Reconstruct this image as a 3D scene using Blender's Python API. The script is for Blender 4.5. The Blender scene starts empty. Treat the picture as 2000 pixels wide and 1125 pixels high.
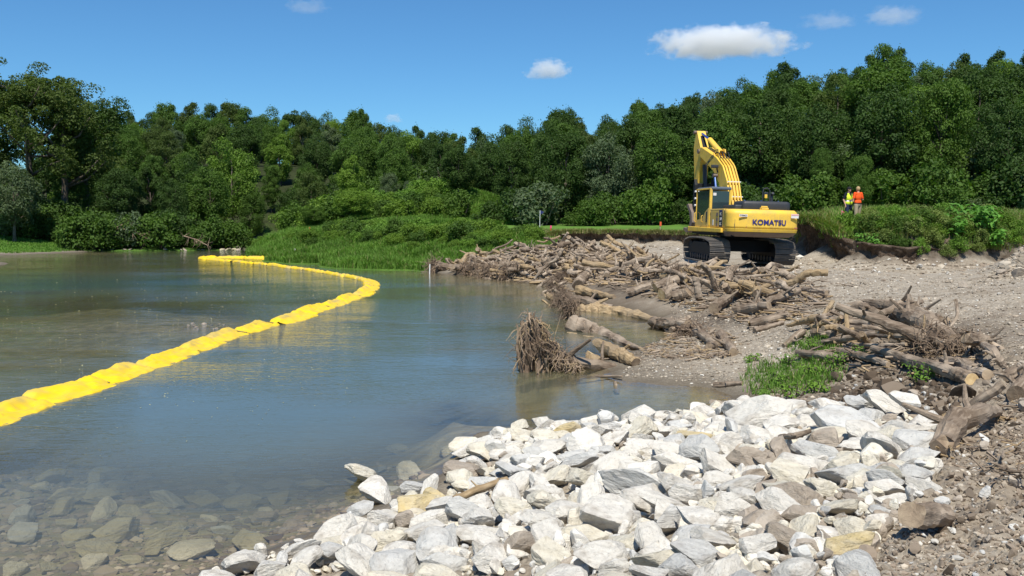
import bpy, bmesh, math, random
import numpy as np
from mathutils import Vector, Matrix, Euler

S = bpy.context.scene
COL = S.collection
R = math.radians

# ------------------------------------------------------------ camera, sky, sun, exposure
CAM_Z = 3.2
F = 1732.0            # focal length in photograph pixels (photograph 2000 x 1125)
PITCH = math.atan(137.5 / F)
cam_data = bpy.data.cameras.new("camera")
cam = bpy.data.objects.new("camera", cam_data)
COL.objects.link(cam)
cam_data.sensor_width = 36.0
cam_data.lens = F / 2000.0 * 36.0
cam_data.clip_start = 0.1
cam_data.clip_end = 20000.0
cam.location = (0, 0, CAM_Z)
cam.rotation_euler = (math.pi / 2 - PITCH, 0, 0)
S.camera = cam

SUN_EL, SUN_AZ = R(60), R(183)       # azimuth clockwise from +Y: the sun stands behind the camera
sun_dir = Vector((math.sin(SUN_AZ) * math.cos(SUN_EL), math.cos(SUN_AZ) * math.cos(SUN_EL), math.sin(SUN_EL)))
W = bpy.data.worlds.new("World")
S.world = W
W.use_nodes = True
wn, wl = W.node_tree.nodes, W.node_tree.links
sky = wn.new("ShaderNodeTexSky")
sky.sky_type = 'NISHITA'
sky.sun_disc = False
sky.sun_elevation = SUN_EL
sky.sun_rotation = SUN_AZ
sky.altitude = 300
sky.air_density = 1.0
sky.dust_density = 0.1
sky.ozone_density = 1.5
tint = wn.new("ShaderNodeMix"); tint.data_type = 'RGBA'; tint.blend_type = 'MULTIPLY'
tint.inputs[0].default_value = 1.0
tint.inputs[7].default_value = (0.33, 0.61, 0.83, 1)
wl.new(sky.outputs[0], tint.inputs[6])
bg = wn["Background"]
bg.inputs[1].default_value = 0.125
wl.new(tint.outputs[2], bg.inputs[0])
sd = bpy.data.lights.new("sun", 'SUN')
sd.energy = 4.9
sd.angle = R(0.5)
sd.color = (1.0, 0.95, 0.85)
so = bpy.data.objects.new("sun", sd)
so.rotation_euler = sun_dir.to_track_quat('Z', 'Y').to_euler()
so.location = (0, -20, 60)
COL.objects.link(so)
S.view_settings.view_transform = 'Standard'
S.view_settings.look = 'None'
S.view_settings.gamma = 1.0
S.view_settings.exposure = 0.25
S.cycles.max_bounces = 10
S.cycles.transparent_max_bounces = 12
S.cycles.volume_bounces = 8
S.cycles.caustics_reflective = False
S.cycles.caustics_refractive = False

# ------------------------------------------------------------ photograph pixel -> place
CP, SP = math.cos(PITCH), math.sin(PITCH)
def ray(px, py):
    a, b = (px - 1000.0) / F, (562.5 - py) / F
    return np.array([a, CP + b * SP, -SP + b * CP])
def on_z(px, py, z):
    d = ray(px, py)
    t = (z - CAM_Z) / d[2]
    return np.array([d[0] * t, d[1] * t, z])
def at_d(px, d, z=0.0):
    return np.array([(px - 1000.0) / F * d, d, z])
def to_px(p):
    p = np.asarray(p, float)
    x, y, z = p[..., 0], p[..., 1], p[..., 2] - CAM_Z
    dep = y * CP - z * SP
    up = y * SP + z * CP
    return 1000 + F * x / dep, 562.5 - F * up / dep

# ------------------------------------------------------------ noise
def _hash(ix, iy, iz, seed):
    n = (ix.astype(np.int64) * 374761393 + iy.astype(np.int64) * 668265263 + iz.astype(np.int64) * 2147483647 + seed * 974634777) & 0xFFFFFFFF
    n = ((n ^ (n >> 13)) * 1274126177) & 0xFFFFFFFF
    n = n ^ (n >> 16)
    return (n & 0xFFFFFF) / float(0xFFFFFF)
def vnoise(x, y, z=None, seed=0):
    x = np.asarray(x, float); y = np.asarray(y, float)
    z = np.zeros_like(x) if z is None else np.asarray(z, float)
    ix, iy, iz = np.floor(x), np.floor(y), np.floor(z)
    fx, fy, fz = x - ix, y - iy, z - iz
    ux, uy, uz = fx * fx * (3 - 2 * fx), fy * fy * (3 - 2 * fy), fz * fz * (3 - 2 * fz)
    def c(a, b, d): return _hash(ix + a, iy + b, iz + d, seed)
    def pl(d):
        return (c(0, 0, d) * (1 - ux) + c(1, 0, d) * ux) * (1 - uy) + (c(0, 1, d) * (1 - ux) + c(1, 1, d) * ux) * uy
    p0 = pl(0)
    if not np.any(uz): return p0 * 2 - 1
    return (p0 * (1 - uz) + pl(1) * uz) * 2 - 1
def fbm(x, y, z=None, oct=4, seed=0, gain=.5):
    t, a, s = 0, 1.0, 0
    for k in range(oct):
        t = t + a * vnoise(np.asarray(x) * 2 ** k + 17.3 * k, np.asarray(y) * 2 ** k - 9.1 * k, None if z is None else np.asarray(z) * 2 ** k + 3.7 * k, seed + k)
        s += a; a *= gain
    return t / s

# ------------------------------------------------------------ mesh helpers
class MB:
    def __init__(s): s.v, s.f, s.m, s.n = [], [], [], 0
    def add(s, v, faces, mat=0):
        v = np.asarray(v, float).reshape(-1, 3)
        if isinstance(faces, np.ndarray): faces = [faces]
        for f in faces:
            f = np.asarray(f, np.int64)
            if f.ndim == 1: f = f.reshape(1, -1)
            if len(f):
                s.f.append(f + s.n)
                s.m.append(np.full(len(f), mat, np.int32) if np.isscalar(mat) else np.asarray(mat, np.int32))
        s.v.append(v); s.n += len(v)
        return s
    def mesh(s, name, mats=(), smooth=False):
        me = bpy.data.meshes.new(name)
        V = np.concatenate(s.v) if s.v else np.zeros((0, 3))
        me.vertices.add(len(V)); me.vertices.foreach_set("co", V.astype(np.float32).ravel())
        if s.f:
            idx = np.concatenate([f.ravel() for f in s.f])
            cnt = np.concatenate([np.full(len(f), f.shape[1], np.int32) for f in s.f])
            st = np.concatenate([[0], np.cumsum(cnt)[:-1]]).astype(np.int32)
            me.loops.add(len(idx)); me.loops.foreach_set("vertex_index", idx.astype(np.int32))
            me.polygons.add(len(cnt)); me.polygons.foreach_set("loop_start", st); me.polygons.foreach_set("loop_total", cnt)
            me.polygons.foreach_set("material_index", np.concatenate(s.m))
            me.polygons.foreach_set("use_smooth", np.full(len(cnt), bool(smooth)))
        for m in (mats if isinstance(mats, (list, tuple)) else [mats]): me.materials.append(m)
        me.update(calc_edges=True); me.validate()
        return me
    def obj(s, name, mats=(), parent=None, smooth=False):
        return link(name, s.mesh(name, mats, smooth), parent)
def link(name, data, parent=None):
    o = bpy.data.objects.new(name, data); COL.objects.link(o)
    if parent is not None: o.parent = parent
    return o
def empty(name, loc=(0, 0, 0), rot=(0, 0, 0), scale=1.0):
    o = bpy.data.objects.new(name, None); COL.objects.link(o)
    o.location = loc; o.rotation_euler = rot
    o.scale = (scale,) * 3 if np.isscalar(scale) else scale
    o.empty_display_size = .2
    return o
def tag(o, label=None, cat=None, group=None, kind=None):
    if label: o["label"] = label
    if cat: o["category"] = cat
    if group: o["group"] = group
    if kind: o["kind"] = kind
    return o
def dup(root):
    r = root.copy(); COL.objects.link(r)
    for ch in root.children:
        c = ch.copy(); COL.objects.link(c); c.parent = r; c.matrix_parent_inverse = ch.matrix_parent_inverse
        for g in ch.children:
            d = g.copy(); COL.objects.link(d); d.parent = c; d.matrix_parent_inverse = g.matrix_parent_inverse
    return r
def tube(path, rad, sides=8, cap=True, flat=None):
    P = np.asarray(path, float); n = len(P)
    rad = np.full(n, rad) if np.isscalar(rad) else np.asarray(rad, float)
    T = np.gradient(P, axis=0); T /= np.linalg.norm(T, axis=1)[:, None] + 1e-9
    up = np.array([0, 0, 1.0]) if abs(T[0, 2]) < .9 else np.array([1.0, 0, 0])
    A = np.cross(T[0], up); A /= np.linalg.norm(A)
    rings = []
    ang = np.arange(sides) * 2 * math.pi / sides
    for i in range(n):
        A = A - T[i] * (A @ T[i]); A /= np.linalg.norm(A) + 1e-9
        B = np.cross(T[i], A)
        rr = rad[i] if flat is None else rad[i] * flat[i]
        rr = np.asarray(rr) * np.ones(sides)
        rings.append(P[i] + (np.cos(ang) * rr)[:, None] * A + (np.sin(ang) * rr)[:, None] * B)
    V = np.concatenate(rings)
    i, j = np.meshgrid(np.arange(n - 1), np.arange(sides), indexing='ij')
    j2 = (j + 1) % sides
    Q = np.stack([i * sides + j, i * sides + j2, (i + 1) * sides + j2, (i + 1) * sides + j], -1).reshape(-1, 4)
    fs = [Q]
    if cap:
        k = np.arange(sides)
        fs = [Q, np.concatenate([k[::-1]])[None, :], (k + (n - 1) * sides)[None, :]]
    return V, fs
def box(c, s, bev=0.0, rot=None):
    """bevelled box as verts and faces"""
    bm = bmesh.new(); bmesh.ops.create_cube(bm, size=1.0)
    for v in bm.verts: v.co = Vector((v.co.x * s[0], v.co.y * s[1], v.co.z * s[2]))
    if bev > 0: bmesh.ops.bevel(bm, geom=bm.edges[:], offset=bev, segments=2, affect='EDGES', profile=.6)
    return bm_out(bm, c, rot)
def bm_out(bm, c=(0, 0, 0), rot=None):
    bm.verts.index_update()
    V = np.array([v.co[:] for v in bm.verts])
    if rot is not None: V = V @ np.array(Euler(rot).to_matrix()).T
    V = V + np.asarray(c, float)
    d = {}
    for f in bm.faces: d.setdefault(len(f.verts), []).append([v.index for v in f.verts])
    bm.free()
    return V, [np.array(x) for x in d.values()]
def prism(poly, x0, x1, bev=0.0):
    """side profile in (y,z) pushed out from x0 to x1"""
    bm = bmesh.new()
    a = [bm.verts.new((x0, p[0], p[1])) for p in poly]
    f = bm.faces.new(a)
    r = bmesh.ops.extrude_face_region(bm, geom=[f])
    bmesh.ops.translate(bm, verts=[g for g in r['geom'] if isinstance(g, bmesh.types.BMVert)], vec=(x1 - x0, 0, 0))
    bmesh.ops.recalc_face_normals(bm, faces=bm.faces[:])
    if bev > 0: bmesh.ops.bevel(bm, geom=bm.edges[:], offset=bev, segments=2, affect='EDGES', profile=.6)
    return bm_out(bm)
def ico(sub, r=1.0, c=(0, 0, 0), sc=(1, 1, 1)):
    bm = bmesh.new(); bmesh.ops.create_icosphere(bm, subdivisions=sub, radius=r)
    V, f = bm_out(bm)
    return V * np.asarray(sc, float) + np.asarray(c, float), f
def in_poly(x, y, poly):
    x = np.asarray(x); y = np.asarray(y); r = np.zeros(x.shape, bool); j = len(poly) - 1
    for i in range(len(poly)):
        xi, yi = poly[i][:2]; xj, yj = poly[j][:2]
        c = ((yi > y) != (yj > y)) & (x < (xj - xi) * (y - yi) / (yj - yi + 1e-12) + xi)
        r ^= c; j = i
    return r
ORD = "first second third fourth fifth sixth seventh eighth ninth tenth eleventh twelfth thirteenth fourteenth fifteenth sixteenth seventeenth eighteenth nineteenth twentieth".split()
TENS = {20: "twenty", 30: "thirty", 40: "forty", 50: "fifty", 60: "sixty", 70: "seventy"}
def nth(k):
    k += 1
    if k <= 20: return ORD[k - 1]
    t, u = k // 10 * 10, k % 10
    if u == 0: return TENS[t][:-1] + "ieth"
    return TENS[t] + "-" + ORD[u - 1]

# ------------------------------------------------------------ materials
def mat(name, col=(.5, .5, .5), rough=.8, metal=0.0, spec=.3):
    m = bpy.data.materials.new(name); m.use_nodes = True
    b = m.node_tree.nodes["Principled BSDF"]
    b.inputs["Base Color"].default_value = (*col, 1)
    b.inputs["Roughness"].default_value = rough
    b.inputs["Metallic"].default_value = metal
    b.inputs["Specular IOR Level"].default_value = spec
    return m
class NT:
    """short hand for building a node tree"""
    def __init__(s, m): s.m = m; s.n = m.node_tree.nodes; s.l = m.node_tree.links; s.b = s.n.get("Principled BSDF")
    def new(s, t, **k):
        x = s.n.new(t)
        for a, b in k.items(): setattr(x, a, b)
        return x
    def val(s, sock, v):
        if hasattr(v, 'is_linked') or isinstance(v, bpy.types.NodeSocket): s.l.new(v, sock)
        else: sock.default_value = v
    def coord(s, what="Object", scale=None):
        c = s.new("ShaderNodeTexCoord").outputs[what]
        if scale is None: return c
        mp = s.new("ShaderNodeMapping"); mp.inputs["Scale"].default_value = scale
        s.l.new(c, mp.inputs[0]); return mp.outputs[0]
    def noise(s, vec, scale, detail=5, rough=.55, dist=0.0):
        n = s.new("ShaderNodeTexNoise"); s.l.new(vec, n.inputs["Vector"])
        n.inputs["Scale"].default_value = scale; n.inputs["Detail"].default_value = detail
        n.inputs["Roughness"].default_value = rough; n.inputs["Distortion"].default_value = dist
        return n.outputs["Fac"]
    def vor(s, vec, scale, feature='F1', out="Distance"):
        n = s.new("ShaderNodeTexVoronoi"); n.feature = feature
        s.l.new(vec, n.inputs["Vector"]); n.inputs["Scale"].default_value = scale
        return n.outputs[out]
    def ramp(s, fac, stops, interp='LINEAR'):
        r = s.new("ShaderNodeValToRGB"); e = r.color_ramp.elements; r.color_ramp.interpolation = interp
        while len(e) < len(stops): e.new(.5)
        for k, (p, c) in zip(e, stops):
            k.position = p; k.color = (*c, 1) if not np.isscalar(c) else (c, c, c, 1)
        s.l.new(fac, r.inputs[0]); return r.outputs[0]
    def mix(s, fac, a, b, blend='MIX'):
        x = s.new("ShaderNodeMix"); x.data_type = 'RGBA'; x.blend_type = blend
        s.val(x.inputs[0], fac)
        for k, v in ((6, a), (7, b)):
            if isinstance(v, tuple): x.inputs[k].default_value = (*v[:3], 1)
            else: s.l.new(v, x.inputs[k])
        return x.outputs[2]
    def math(s, op, a, b=0.0, clamp=False):
        x = s.new("ShaderNodeMath"); x.operation = op; x.use_clamp = clamp
        s.val(x.inputs[0], a); s.val(x.inputs[1], b); return x.outputs[0]
    def attr(s, name):
        a = s.new("ShaderNodeAttribute"); a.attribute_name = name; return a.outputs["Fac"]
    def bump(s, h, strength=.5, dist=.02, normal=None):
        b = s.new("ShaderNodeBump"); b.inputs["Strength"].default_value = strength; b.inputs["Distance"].default_value = dist
        s.l.new(h, b.inputs["Height"])
        if normal is not None: s.l.new(normal, b.inputs["Normal"])
        return b.outputs[0]
    def rand(s): return s.new("ShaderNodeObjectInfo").outputs["Random"]
    def base(s, c): s.l.new(c, s.b.inputs["Base Color"])
    def normal(s, c): s.l.new(c, s.b.inputs["Normal"])

def leaf_mat(name, dark, light, trans=.36, var=.35):
    m = mat(name, dark, .62, 0, .25); t = NT(m)
    geo = t.new("ShaderNodeNewGeometry")
    r = geo.outputs["Random Per Island"]
    c = t.mix(t.ramp(r, [(0, 0.0), (.6, .45), (1, 1.0)]), dark, light)
    n = t.noise(t.coord("Object"), .35, 3)
    c = t.mix(t.ramp(n, [(.35, 0.0), (.7, .6)]), c, tuple(x * 1.35 for x in light))
    o = t.rand()
    c = t.mix(t.math('MULTIPLY', o, var), c, (light[0] * 1.25, light[1] * 1.2, light[2] * .8))
    t.base(c)
    tr = t.new("ShaderNodeBsdfTranslucent"); t.l.new(t.mix(1.0, c, (1.1, 1.25, .45), 'MULTIPLY'), tr.inputs[0])
    mx = t.new("ShaderNodeMixShader"); mx.inputs[0].default_value = trans
    t.l.new(t.b.outputs[0], mx.inputs[1]); t.l.new(tr.outputs[0], mx.inputs[2])
    t.l.new(mx.outputs[0], t.n["Material Output"].inputs[0])
    return m
LEAF = {
    'dark': leaf_mat("leaf_dark", (.026, .054, .012), (.058, .108, .022)),
    'mid': leaf_mat("leaf_mid", (.040, .084, .014), (.088, .158, .026)),
    'bright': leaf_mat("leaf_bright", (.075, .150, .018), (.150, .240, .035)),
    'olive': leaf_mat("leaf_olive", (.042, .072, .015), (.088, .128, .030)),
    'grey': leaf_mat("leaf_grey", (.060, .092, .042), (.120, .165, .085)),
}
M_WEED = leaf_mat("leaf_weed", (.065, .135, .018), (.15, .27, .040), .3, .5)
M_BIGLEAF = leaf_mat("leaf_broad", (.060, .16, .022), (.13, .30, .045), .3, .2)
M_GRASS = leaf_mat("grass_blade", (.060, .135, .018), (.14, .26, .038), .3, .1)
M_STRAW = leaf_mat("leaf_straw", (.085, .13, .032), (.19, .245, .065), .3, .4)
M_DRY = leaf_mat("grass_dry", (.16, .15, .06), (.30, .27, .12), .3, .1)
def bark_mat(name, a, b, stretch=(9, 9, 1.4), bumpd=.02, rnd=.5, tip=None):
    m = mat(name, a, .9, 0, .15); t = NT(m)
    co = t.coord("Object", stretch)
    n = t.noise(co, 2.2, 6, .65, .4); n2 = t.noise(t.coord("Object"), 1.6, 3)
    c = t.ramp(n, [(.28, tuple(x * .45 for x in a)), (.5, a), (.72, b)])
    c = t.mix(t.ramp(n2, [(.42, 0.0), (.68, .8)]), c, tip or tuple(x * 1.25 for x in b))
    c = t.mix(t.math('MULTIPLY', t.rand(), rnd), c, (a[0] * .55, a[1] * .52, a[2] * .5))
    t.base(c); t.normal(t.bump(n, .9, bumpd))
    return m
M_TRUNK = bark_mat("bark_trunk", (.10, .080, .060), (.20, .17, .14))
M_LOG = bark_mat("driftwood", (.20, .15, .108), (.46, .375, .285), (1.3, 10, 10))
M_LOGPALE = bark_mat("stripped_wood", (.35, .25, .14), (.58, .45, .28), (1.2, 10, 10), .015, .25, (.30, .23, .15))
M_ROOT = bark_mat("root_wood", (.19, .135, .095), (.40, .30, .21), (4, 4, 4), .01, .3)
def cut_mat():
    m = mat("cut_wood", (.62, .44, .22), .8); t = NT(m)
    n = t.noise(t.coord("Object"), 9, 5)
    t.base(t.ramp(n, [(.3, (.40, .26, .12)), (.55, (.62, .45, .23)), (.8, (.74, .60, .36))])); return m
M_CUT = cut_mat()
M_END = bark_mat("weathered_end", (.26, .19, .13), (.40, .31, .21), (6, 6, 6), .015, .3)
# ------------------------------------------------------------ the ground: control points (place, height, greenness)
ctl = []
def g(px, py, z, gr=0.0):
    p = on_z(px, py, z); ctl.append((p[0], p[1], z, gr))
def w(px, py, zb):
    p = on_z(px, py, 0.0); ctl.append((p[0], p[1], zb, 0.0))
def d(px, dist, z, gr=0.0):
    p = at_d(px, dist); ctl.append((p[0], p[1], z, gr))
# river bed
for a in [(0, 1120, -.24), (200, 1120, -.17), (330, 1118, -.10), (150, 1000, -.32), (-300, 1000, -.4), (0, 900, -.48), (300, 950, -.42), (470, 1020, -.30), (620, 950, -.36), (600, 820, -1.1),
          (800, 850, -.55), (870, 832, -.22), (885, 797, -.26), (820, 800, -.6), (900, 770, -.8), (400, 850, -1.0), (0, 820, -.8), (200, 800, -.9), (500, 720, -1.0), (800, 700, -1.0), (950, 780, -.8),
          (1200, 790, -.42), (1350, 775, -.2), (900, 600, -1.0), (1000, 560, -.5), (700, 540, -1.0), (300, 553, -1.5), (100, 560, -1.5), (440, 547, -1.4), (-50, 568, -1.4), (200, 580, -.5), (300, 530, -.6), (100, 530, -.6), (400, 600, -.4),
          (405, 636, -.05), (200, 640, -.3), (100, 700, -.45), (0, 640, -.4), (-150, 600, -.4), (0, 530, -.5), (300, 505, -.8), (200, 496, -.35), (440, 492, -.6), (600, 518, -.4),
          (800, 530, -.4), (1220, 642, -.22), (1270, 655, -.2), (1150, 600, -.12), (1130, 640, -.25), (1150, 690, -.18), (1050, 650, -.7), (1100, 760, -.5), (-400, 560, -.4), (-500, 700, -.6)]: w(*a)
d(480, 92, -.5); d(492, 104, -.5); d(505, 118, -.3); d(465, 88, -.5)
# near shore, water line
for a in [(400, 1122), (600, 1052), (700, 1000), (800, 975), (890, 900), (930, 848), (1050, 838), (1150, 828), (1300, 815), (1395, 795), (1440, 772), (1400, 752), (1290, 748), (1205, 738),
          (1180, 706), (1240, 688), (1285, 668), (1312, 645), (1300, 618), (1220, 602), (1150, 588), (1085, 573), (1062, 556), (1000, 547), (920, 536), (880, 530)]:
    g(a[0], a[1], 0.02)
for a in [(830, 524), (780, 521), (740, 519), (690, 517), (640, 514), (590, 510), (545, 505), (508, 495)]:
    g(a[0], a[1], 0.03, .75); g(a[0], a[1] - 3.5, .28, 1)
d(508, 84, .1, 1); d(525, 92, .1, 1); d(545, 106, .3, 1); d(575, 120, .8, 1)
# rock bank and foreground dirt
for a in [(700, 1120, .32), (1000, 1120, .72), (1250, 1120, 1.0), (1500, 1120, 1.25), (2000, 1120, 1.5), (2300, 1000, 1.5), (1800, 1000, 1.25), (1600, 960, .98), (1400, 950, .80), (1200, 950, .55), (1050, 950, .38), (930, 960, .25), (820, 1050, .3),
          (1200, 860, .3), (1400, 850, .42), (1600, 825, .52), (1750, 815, .72), (1850, 850, .95), (2000, 900, 1.25), (2000, 800, 1.22), (2300, 800, 1.35), (1900, 770, 1.05), (1750, 760, .62), (1620, 775, .42), (1500, 782, .22),
          (1480, 740, .22), (1560, 705, .42), (1650, 700, .6), (1780, 700, .92), (2000, 700, 1.3), (1900, 640, 1.3), (1700, 620, 1.15), (1560, 650, .75), (1450, 690, .3), (1350, 705, .2), (1310, 695, .1), (1400, 640, .5), (1340, 600, .35), (1480, 600, .85), (1250, 575, .45), (1400, 570, .85),
          (1600, 570, 1.2), (1800, 570, 1.33), (2000, 585, 1.42), (2400, 620, 1.4), (1150, 560, .4), (1200, 545, .7), (1300, 535, 1.0), (1450, 525, 1.21), (1550, 530, 1.25), (1700, 530, 1.3), (1880, 540, 1.36), (1350, 520, 1.22), (1500, 500, 1.23)]: g(*a)
d(-300, 3, -.5); d(1200, 3, 1.35); d(2500, 3, 1.55); d(300, 3.5, .1); d(1000, -6, 1.4); d(8000, 2, 1.5); d(-8000, 2, -.5); d(1000, 4.0, .95)
# gravel heap at the right edge
d(1960, 28, 1.75); d(1995, 27.8, 2.25); d(2040, 28, 2.65); d(2080, 28, 2.9); d(2200, 29, 3.0); d(1930, 29, 1.4); d(2040, 25, 1.55); d(1985, 25.5, 1.4); d(2060, 31, 2.2)
# far pile, pad
for a in [(900, 518, .45), (1000, 503, .85), (1100, 500, 1.05), (1200, 505, 1.0), (1000, 485, 1.1), (1060, 480, 1.25), (1150, 477, 1.3), (1250, 478, 1.32), (1340, 486, 1.28)]: g(*a)
# cut bank behind the pad
for px, dd in [(1070, 62), (1150, 64), (1250, 62), (1340, 60), (1420, 57), (1480, 54), (1540, 50)]:
    d(px, dd, 1.38); d(px, dd + .3, 2.0, .2); d(px, dd + .6, 2.05, 1); d(px, dd + 3, 2.1, 1)
for px, dd in [(1562, 45), (1590, 42.2), (1640, 39.2), (1700, 37.6), (1780, 37.2), (1860, 37.6), (1950, 38.5), (2060, 40)]:
    d(px, dd, 1.36, .0); d(px, dd + .35, 2.1, .1); d(px, dd + 1.0, 2.80, .9); d(px, dd + 4, 2.98, 1)
for px, dd in [(1556, 46), (1550, 48)]: d(px, dd, 1.38)
d(1576, 47, 2.6, 1); d(1590, 50, 2.6, 1); d(2300, 46, 3.0, 1); d(2600, 40, 2.4, .8)
for px, dd, z in [(1640, 44, 3.0), (1750, 48, 3.0), (1900, 50, 2.95), (2050, 50, 2.95), (1700, 58, 2.9), (1900, 60, 3.0), (1560, 58, 2.4), (1450, 62, 2.2), (2200, 60, 3.2)]: d(px, dd, z, 1)
# golf green and the green tongue of land
for px, dd, z in [(880, 63, 2.0), (1000, 66, 2.15), (1100, 68, 2.1), (1190, 66, 2.1), (1000, 74, 2.45), (1150, 76, 2.4), (900, 74, 2.4), (1300, 70, 2.3), (1400, 68, 2.3),
                  (520, 80, 1.1), (560, 76, 1.35), (600, 73, 1.6), (700, 70, 1.8), (800, 66.5, 1.9), (880, 60, 1.75), (960, 59, 1.8), (1030, 58.5, 1.75), (560, 84, 1.6), (620, 84, 2.0), (720, 84, 2.6), (800, 82, 3.0), (870, 88, 3.2), (600, 100, 2.0), (700, 100, 3.4), (800, 96, 5.0), (900, 98, 5.2), (860, 90, 4.6), (920, 95, 6.2), (760, 88, 3.9)]: d(px, dd, z, 1)
# far left shore
for px, dd, z, gr in [(150, 82.5, .05, .2), (200, 86, .05, .8), (300, 86, .05, .8), (400, 87, .05, .8), (440, 88, .05, .8), (200, 91, 1.0, 1), (300, 91, 1.0, 1), (400, 93, 1.0, 1), (440, 96, 1.0, 1), (455, 108, 1.2, 1), (470, 122, 1.4, 1),
                      (0, 76, .05, 0), (80, 79, .05, .1), (0, 78.5, .35, 1), (80, 81, .3, 1), (0, 86, 1.5, 1), (90, 86, .8, 1), (150, 87, .4, .8), (-150, 74, .05, 0), (-150, 80, .8, 1), (-400, 72, 0, 0), (-400, 80, 1.2, 1), (-10, 60, .05, 0), (-60, 61, .3, .6), (-40, 58, -.1, 0)]: d(px, dd, z, gr)
# wooded hills
for px, dd, z in [(0, 110, 2), (200, 115, 3), (350, 118, 4), (430, 130, 4), (560, 130, 4.5), (680, 125, 5), (780, 122, 6), (880, 120, 5.0), (0, 150, 6), (250, 150, 9), (400, 160, 11), (550, 160, 12), (680, 160, 11), (780, 155, 8.5), (880, 150, 6.5),
                  (150, 200, 14), (300, 205, 16.5), (420, 210, 17), (560, 205, 15.5), (680, 195, 12.5), (780, 185, 9.5), (880, 170, 7), (-300, 150, 8), (-300, 210, 16), (300, 300, 10), (600, 300, 8), (900, 300, 5),
                  (960, 90, 3), (1100, 88, 3), (1250, 84, 3), (1400, 80, 3.2), (1600, 72, 3.5), (1800, 68, 3.6), (2000, 66, 3.6), (2300, 64, 4), (980, 120, 5), (1100, 115, 6), (1250, 112, 7.5), (1400, 108, 9), (1550, 104, 9.5), (1750, 98, 9.5), (2000, 92, 9), (2300, 92, 10),
                  (980, 155, 6.5), (1100, 145, 8), (1200, 138, 9.5), (1320, 134, 11.5), (1450, 132, 13.5), (1560, 128, 14), (1720, 124, 15.5), (1860, 120, 16), (2000, 114, 16), (2300, 115, 17), (1200, 220, 8), (1600, 220, 10), (2100, 220, 12), (3000, 150, 12), (-2000, 150, 8), (-2000, 300, 8), (4000, 300, 10), (1000, 420, 4), (-3000, 420, 5), (4500, 420, 5), (6000, 60, 3), (-5000, 60, 0.5)]: d(px, dd, z, 1)
C = np.array(ctl)
def uv(x, y):
    yy = np.maximum(np.asarray(y, float), -6) + 10.0
    return np.asarray(x, float) / yy * 1.4, np.log(yy) * 1.25
cu, cv = uv(C[:, 0], C[:, 1])
K = np.sqrt((cu[:, None] - cu) ** 2 + (cv[:, None] - cv) ** 2 + 1e-6)
A_ = np.zeros((len(C) + 1,) * 2); A_[:-1, :-1] = K + np.eye(len(C)) * -2e-4; A_[-1, :-1] = 1; A_[:-1, -1] = 1
WZ = np.linalg.solve(A_, np.concatenate([C[:, 2:4], [[0, 0]]]))
def field(x, y):
    x = np.asarray(x, float).ravel(); y = np.asarray(y, float).ravel()
    out = np.zeros((len(x), 2))
    for i in range(0, len(x), 20000):
        u, v = uv(x[i:i + 20000], y[i:i + 20000])
        k = np.sqrt((u[:, None] - cu) ** 2 + (v[:, None] - cv) ** 2 + 1e-6)
        out[i:i + 20000] = k @ WZ[:-1] + WZ[-1]
    return out
def ground_data(x, y):
    x = np.asarray(x, float).ravel(); y = np.asarray(y, float).ravel()
    f = field(x, y); z = f[:, 0]; gr = f[:, 1]
    near = np.clip((45 - y) / 25, 0, 1)
    land = np.clip(z * 3 + .3, 0, 1)
    bare = land * np.clip(1 - gr * 1.5, 0, 1)
    rough = fbm(x * .9, y * .9, oct=5, seed=3, gain=.55) * .10 * bare
    clod = np.abs(fbm(x * 4, y * 4, oct=4, seed=9, gain=.6)) * .10 * bare * near
    # the right foreground is churned mud
    mud = np.clip((x - 1.0) / 2, 0, 1) * np.clip((14 - y) / 4, 0, 1)
    clod = clod * (1 + 1.2 * mud)
    bed = np.clip(-z * 4, 0, 1) * fbm(x * .55, y * .55, oct=4, seed=21) * .14
    wood = gr.clip(0, 1) * fbm(x * .25, y * .25, oct=3, seed=5) * .18 * land
    bank = np.clip((y - 33) / 3, 0, 1) * np.clip((70 - y) / 5, 0, 1) * np.clip(x - 3, 0, 1) * fbm(x * 1.3, y * .6, oct=4, seed=31) * .22 * np.clip(1 - np.abs(gr - .5) * 2, 0, 1)
    rut = 0
    for off in (-1.37, 1.37):
        xc = np.interp(y, [6, 14, 22, 30, 37], [11.5, 12.5, 12.2, 10.8, 10.1]) + off
        q = np.clip(1 - np.abs(x - xc) / .5, 0, 1) * np.clip((y - 7) / 4, 0, 1) * np.clip((37 - y) / 2, 0, 1)
        rut = rut + np.clip(q * 3, 0, 1) * (-.035 + .03 * np.sin(y * 31.0))
    return z + rough + clod + bed + wood + bank + rut, gr
def H(x, y): return ground_data(np.atleast_1d(x), np.atleast_1d(y))[0]
def H1(x, y): return float(H(x, y)[0])

# grid: fine near the camera, coarse at the horizon
ys = np.concatenate([np.linspace(-14, 3.4, 50)[:-1], np.geomspace(8.4, 75, 470)[:-1] - 5, np.geomspace(70, 470, 170), [900, 2500, 7000]])
ts = np.linspace(-1, 1, 620); ts = np.sign(ts) * (np.abs(ts) * .72 + .28 * np.abs(ts) ** 5)
half = np.maximum(np.maximum(ys, 0) * .95 + 9, 9)
half[-3:] *= 1.5
X = half[:, None] * ts; Y = np.repeat(ys[:, None], len(ts), 1)
GZ, GG = ground_data(X, Y)
far = np.clip((Y.ravel() - 300) / 170, 0, 1)
GZ = GZ * (1 - far) + 4.0 * far
ny, nx = X.shape
i, j = np.meshgrid(np.arange(ny - 1), np.arange(nx - 1), indexing='ij')
GQ = np.stack([i * nx + j, i * nx + j + 1, (i + 1) * nx + j + 1, (i + 1) * nx + j], -1).reshape(-1, 4)

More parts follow.
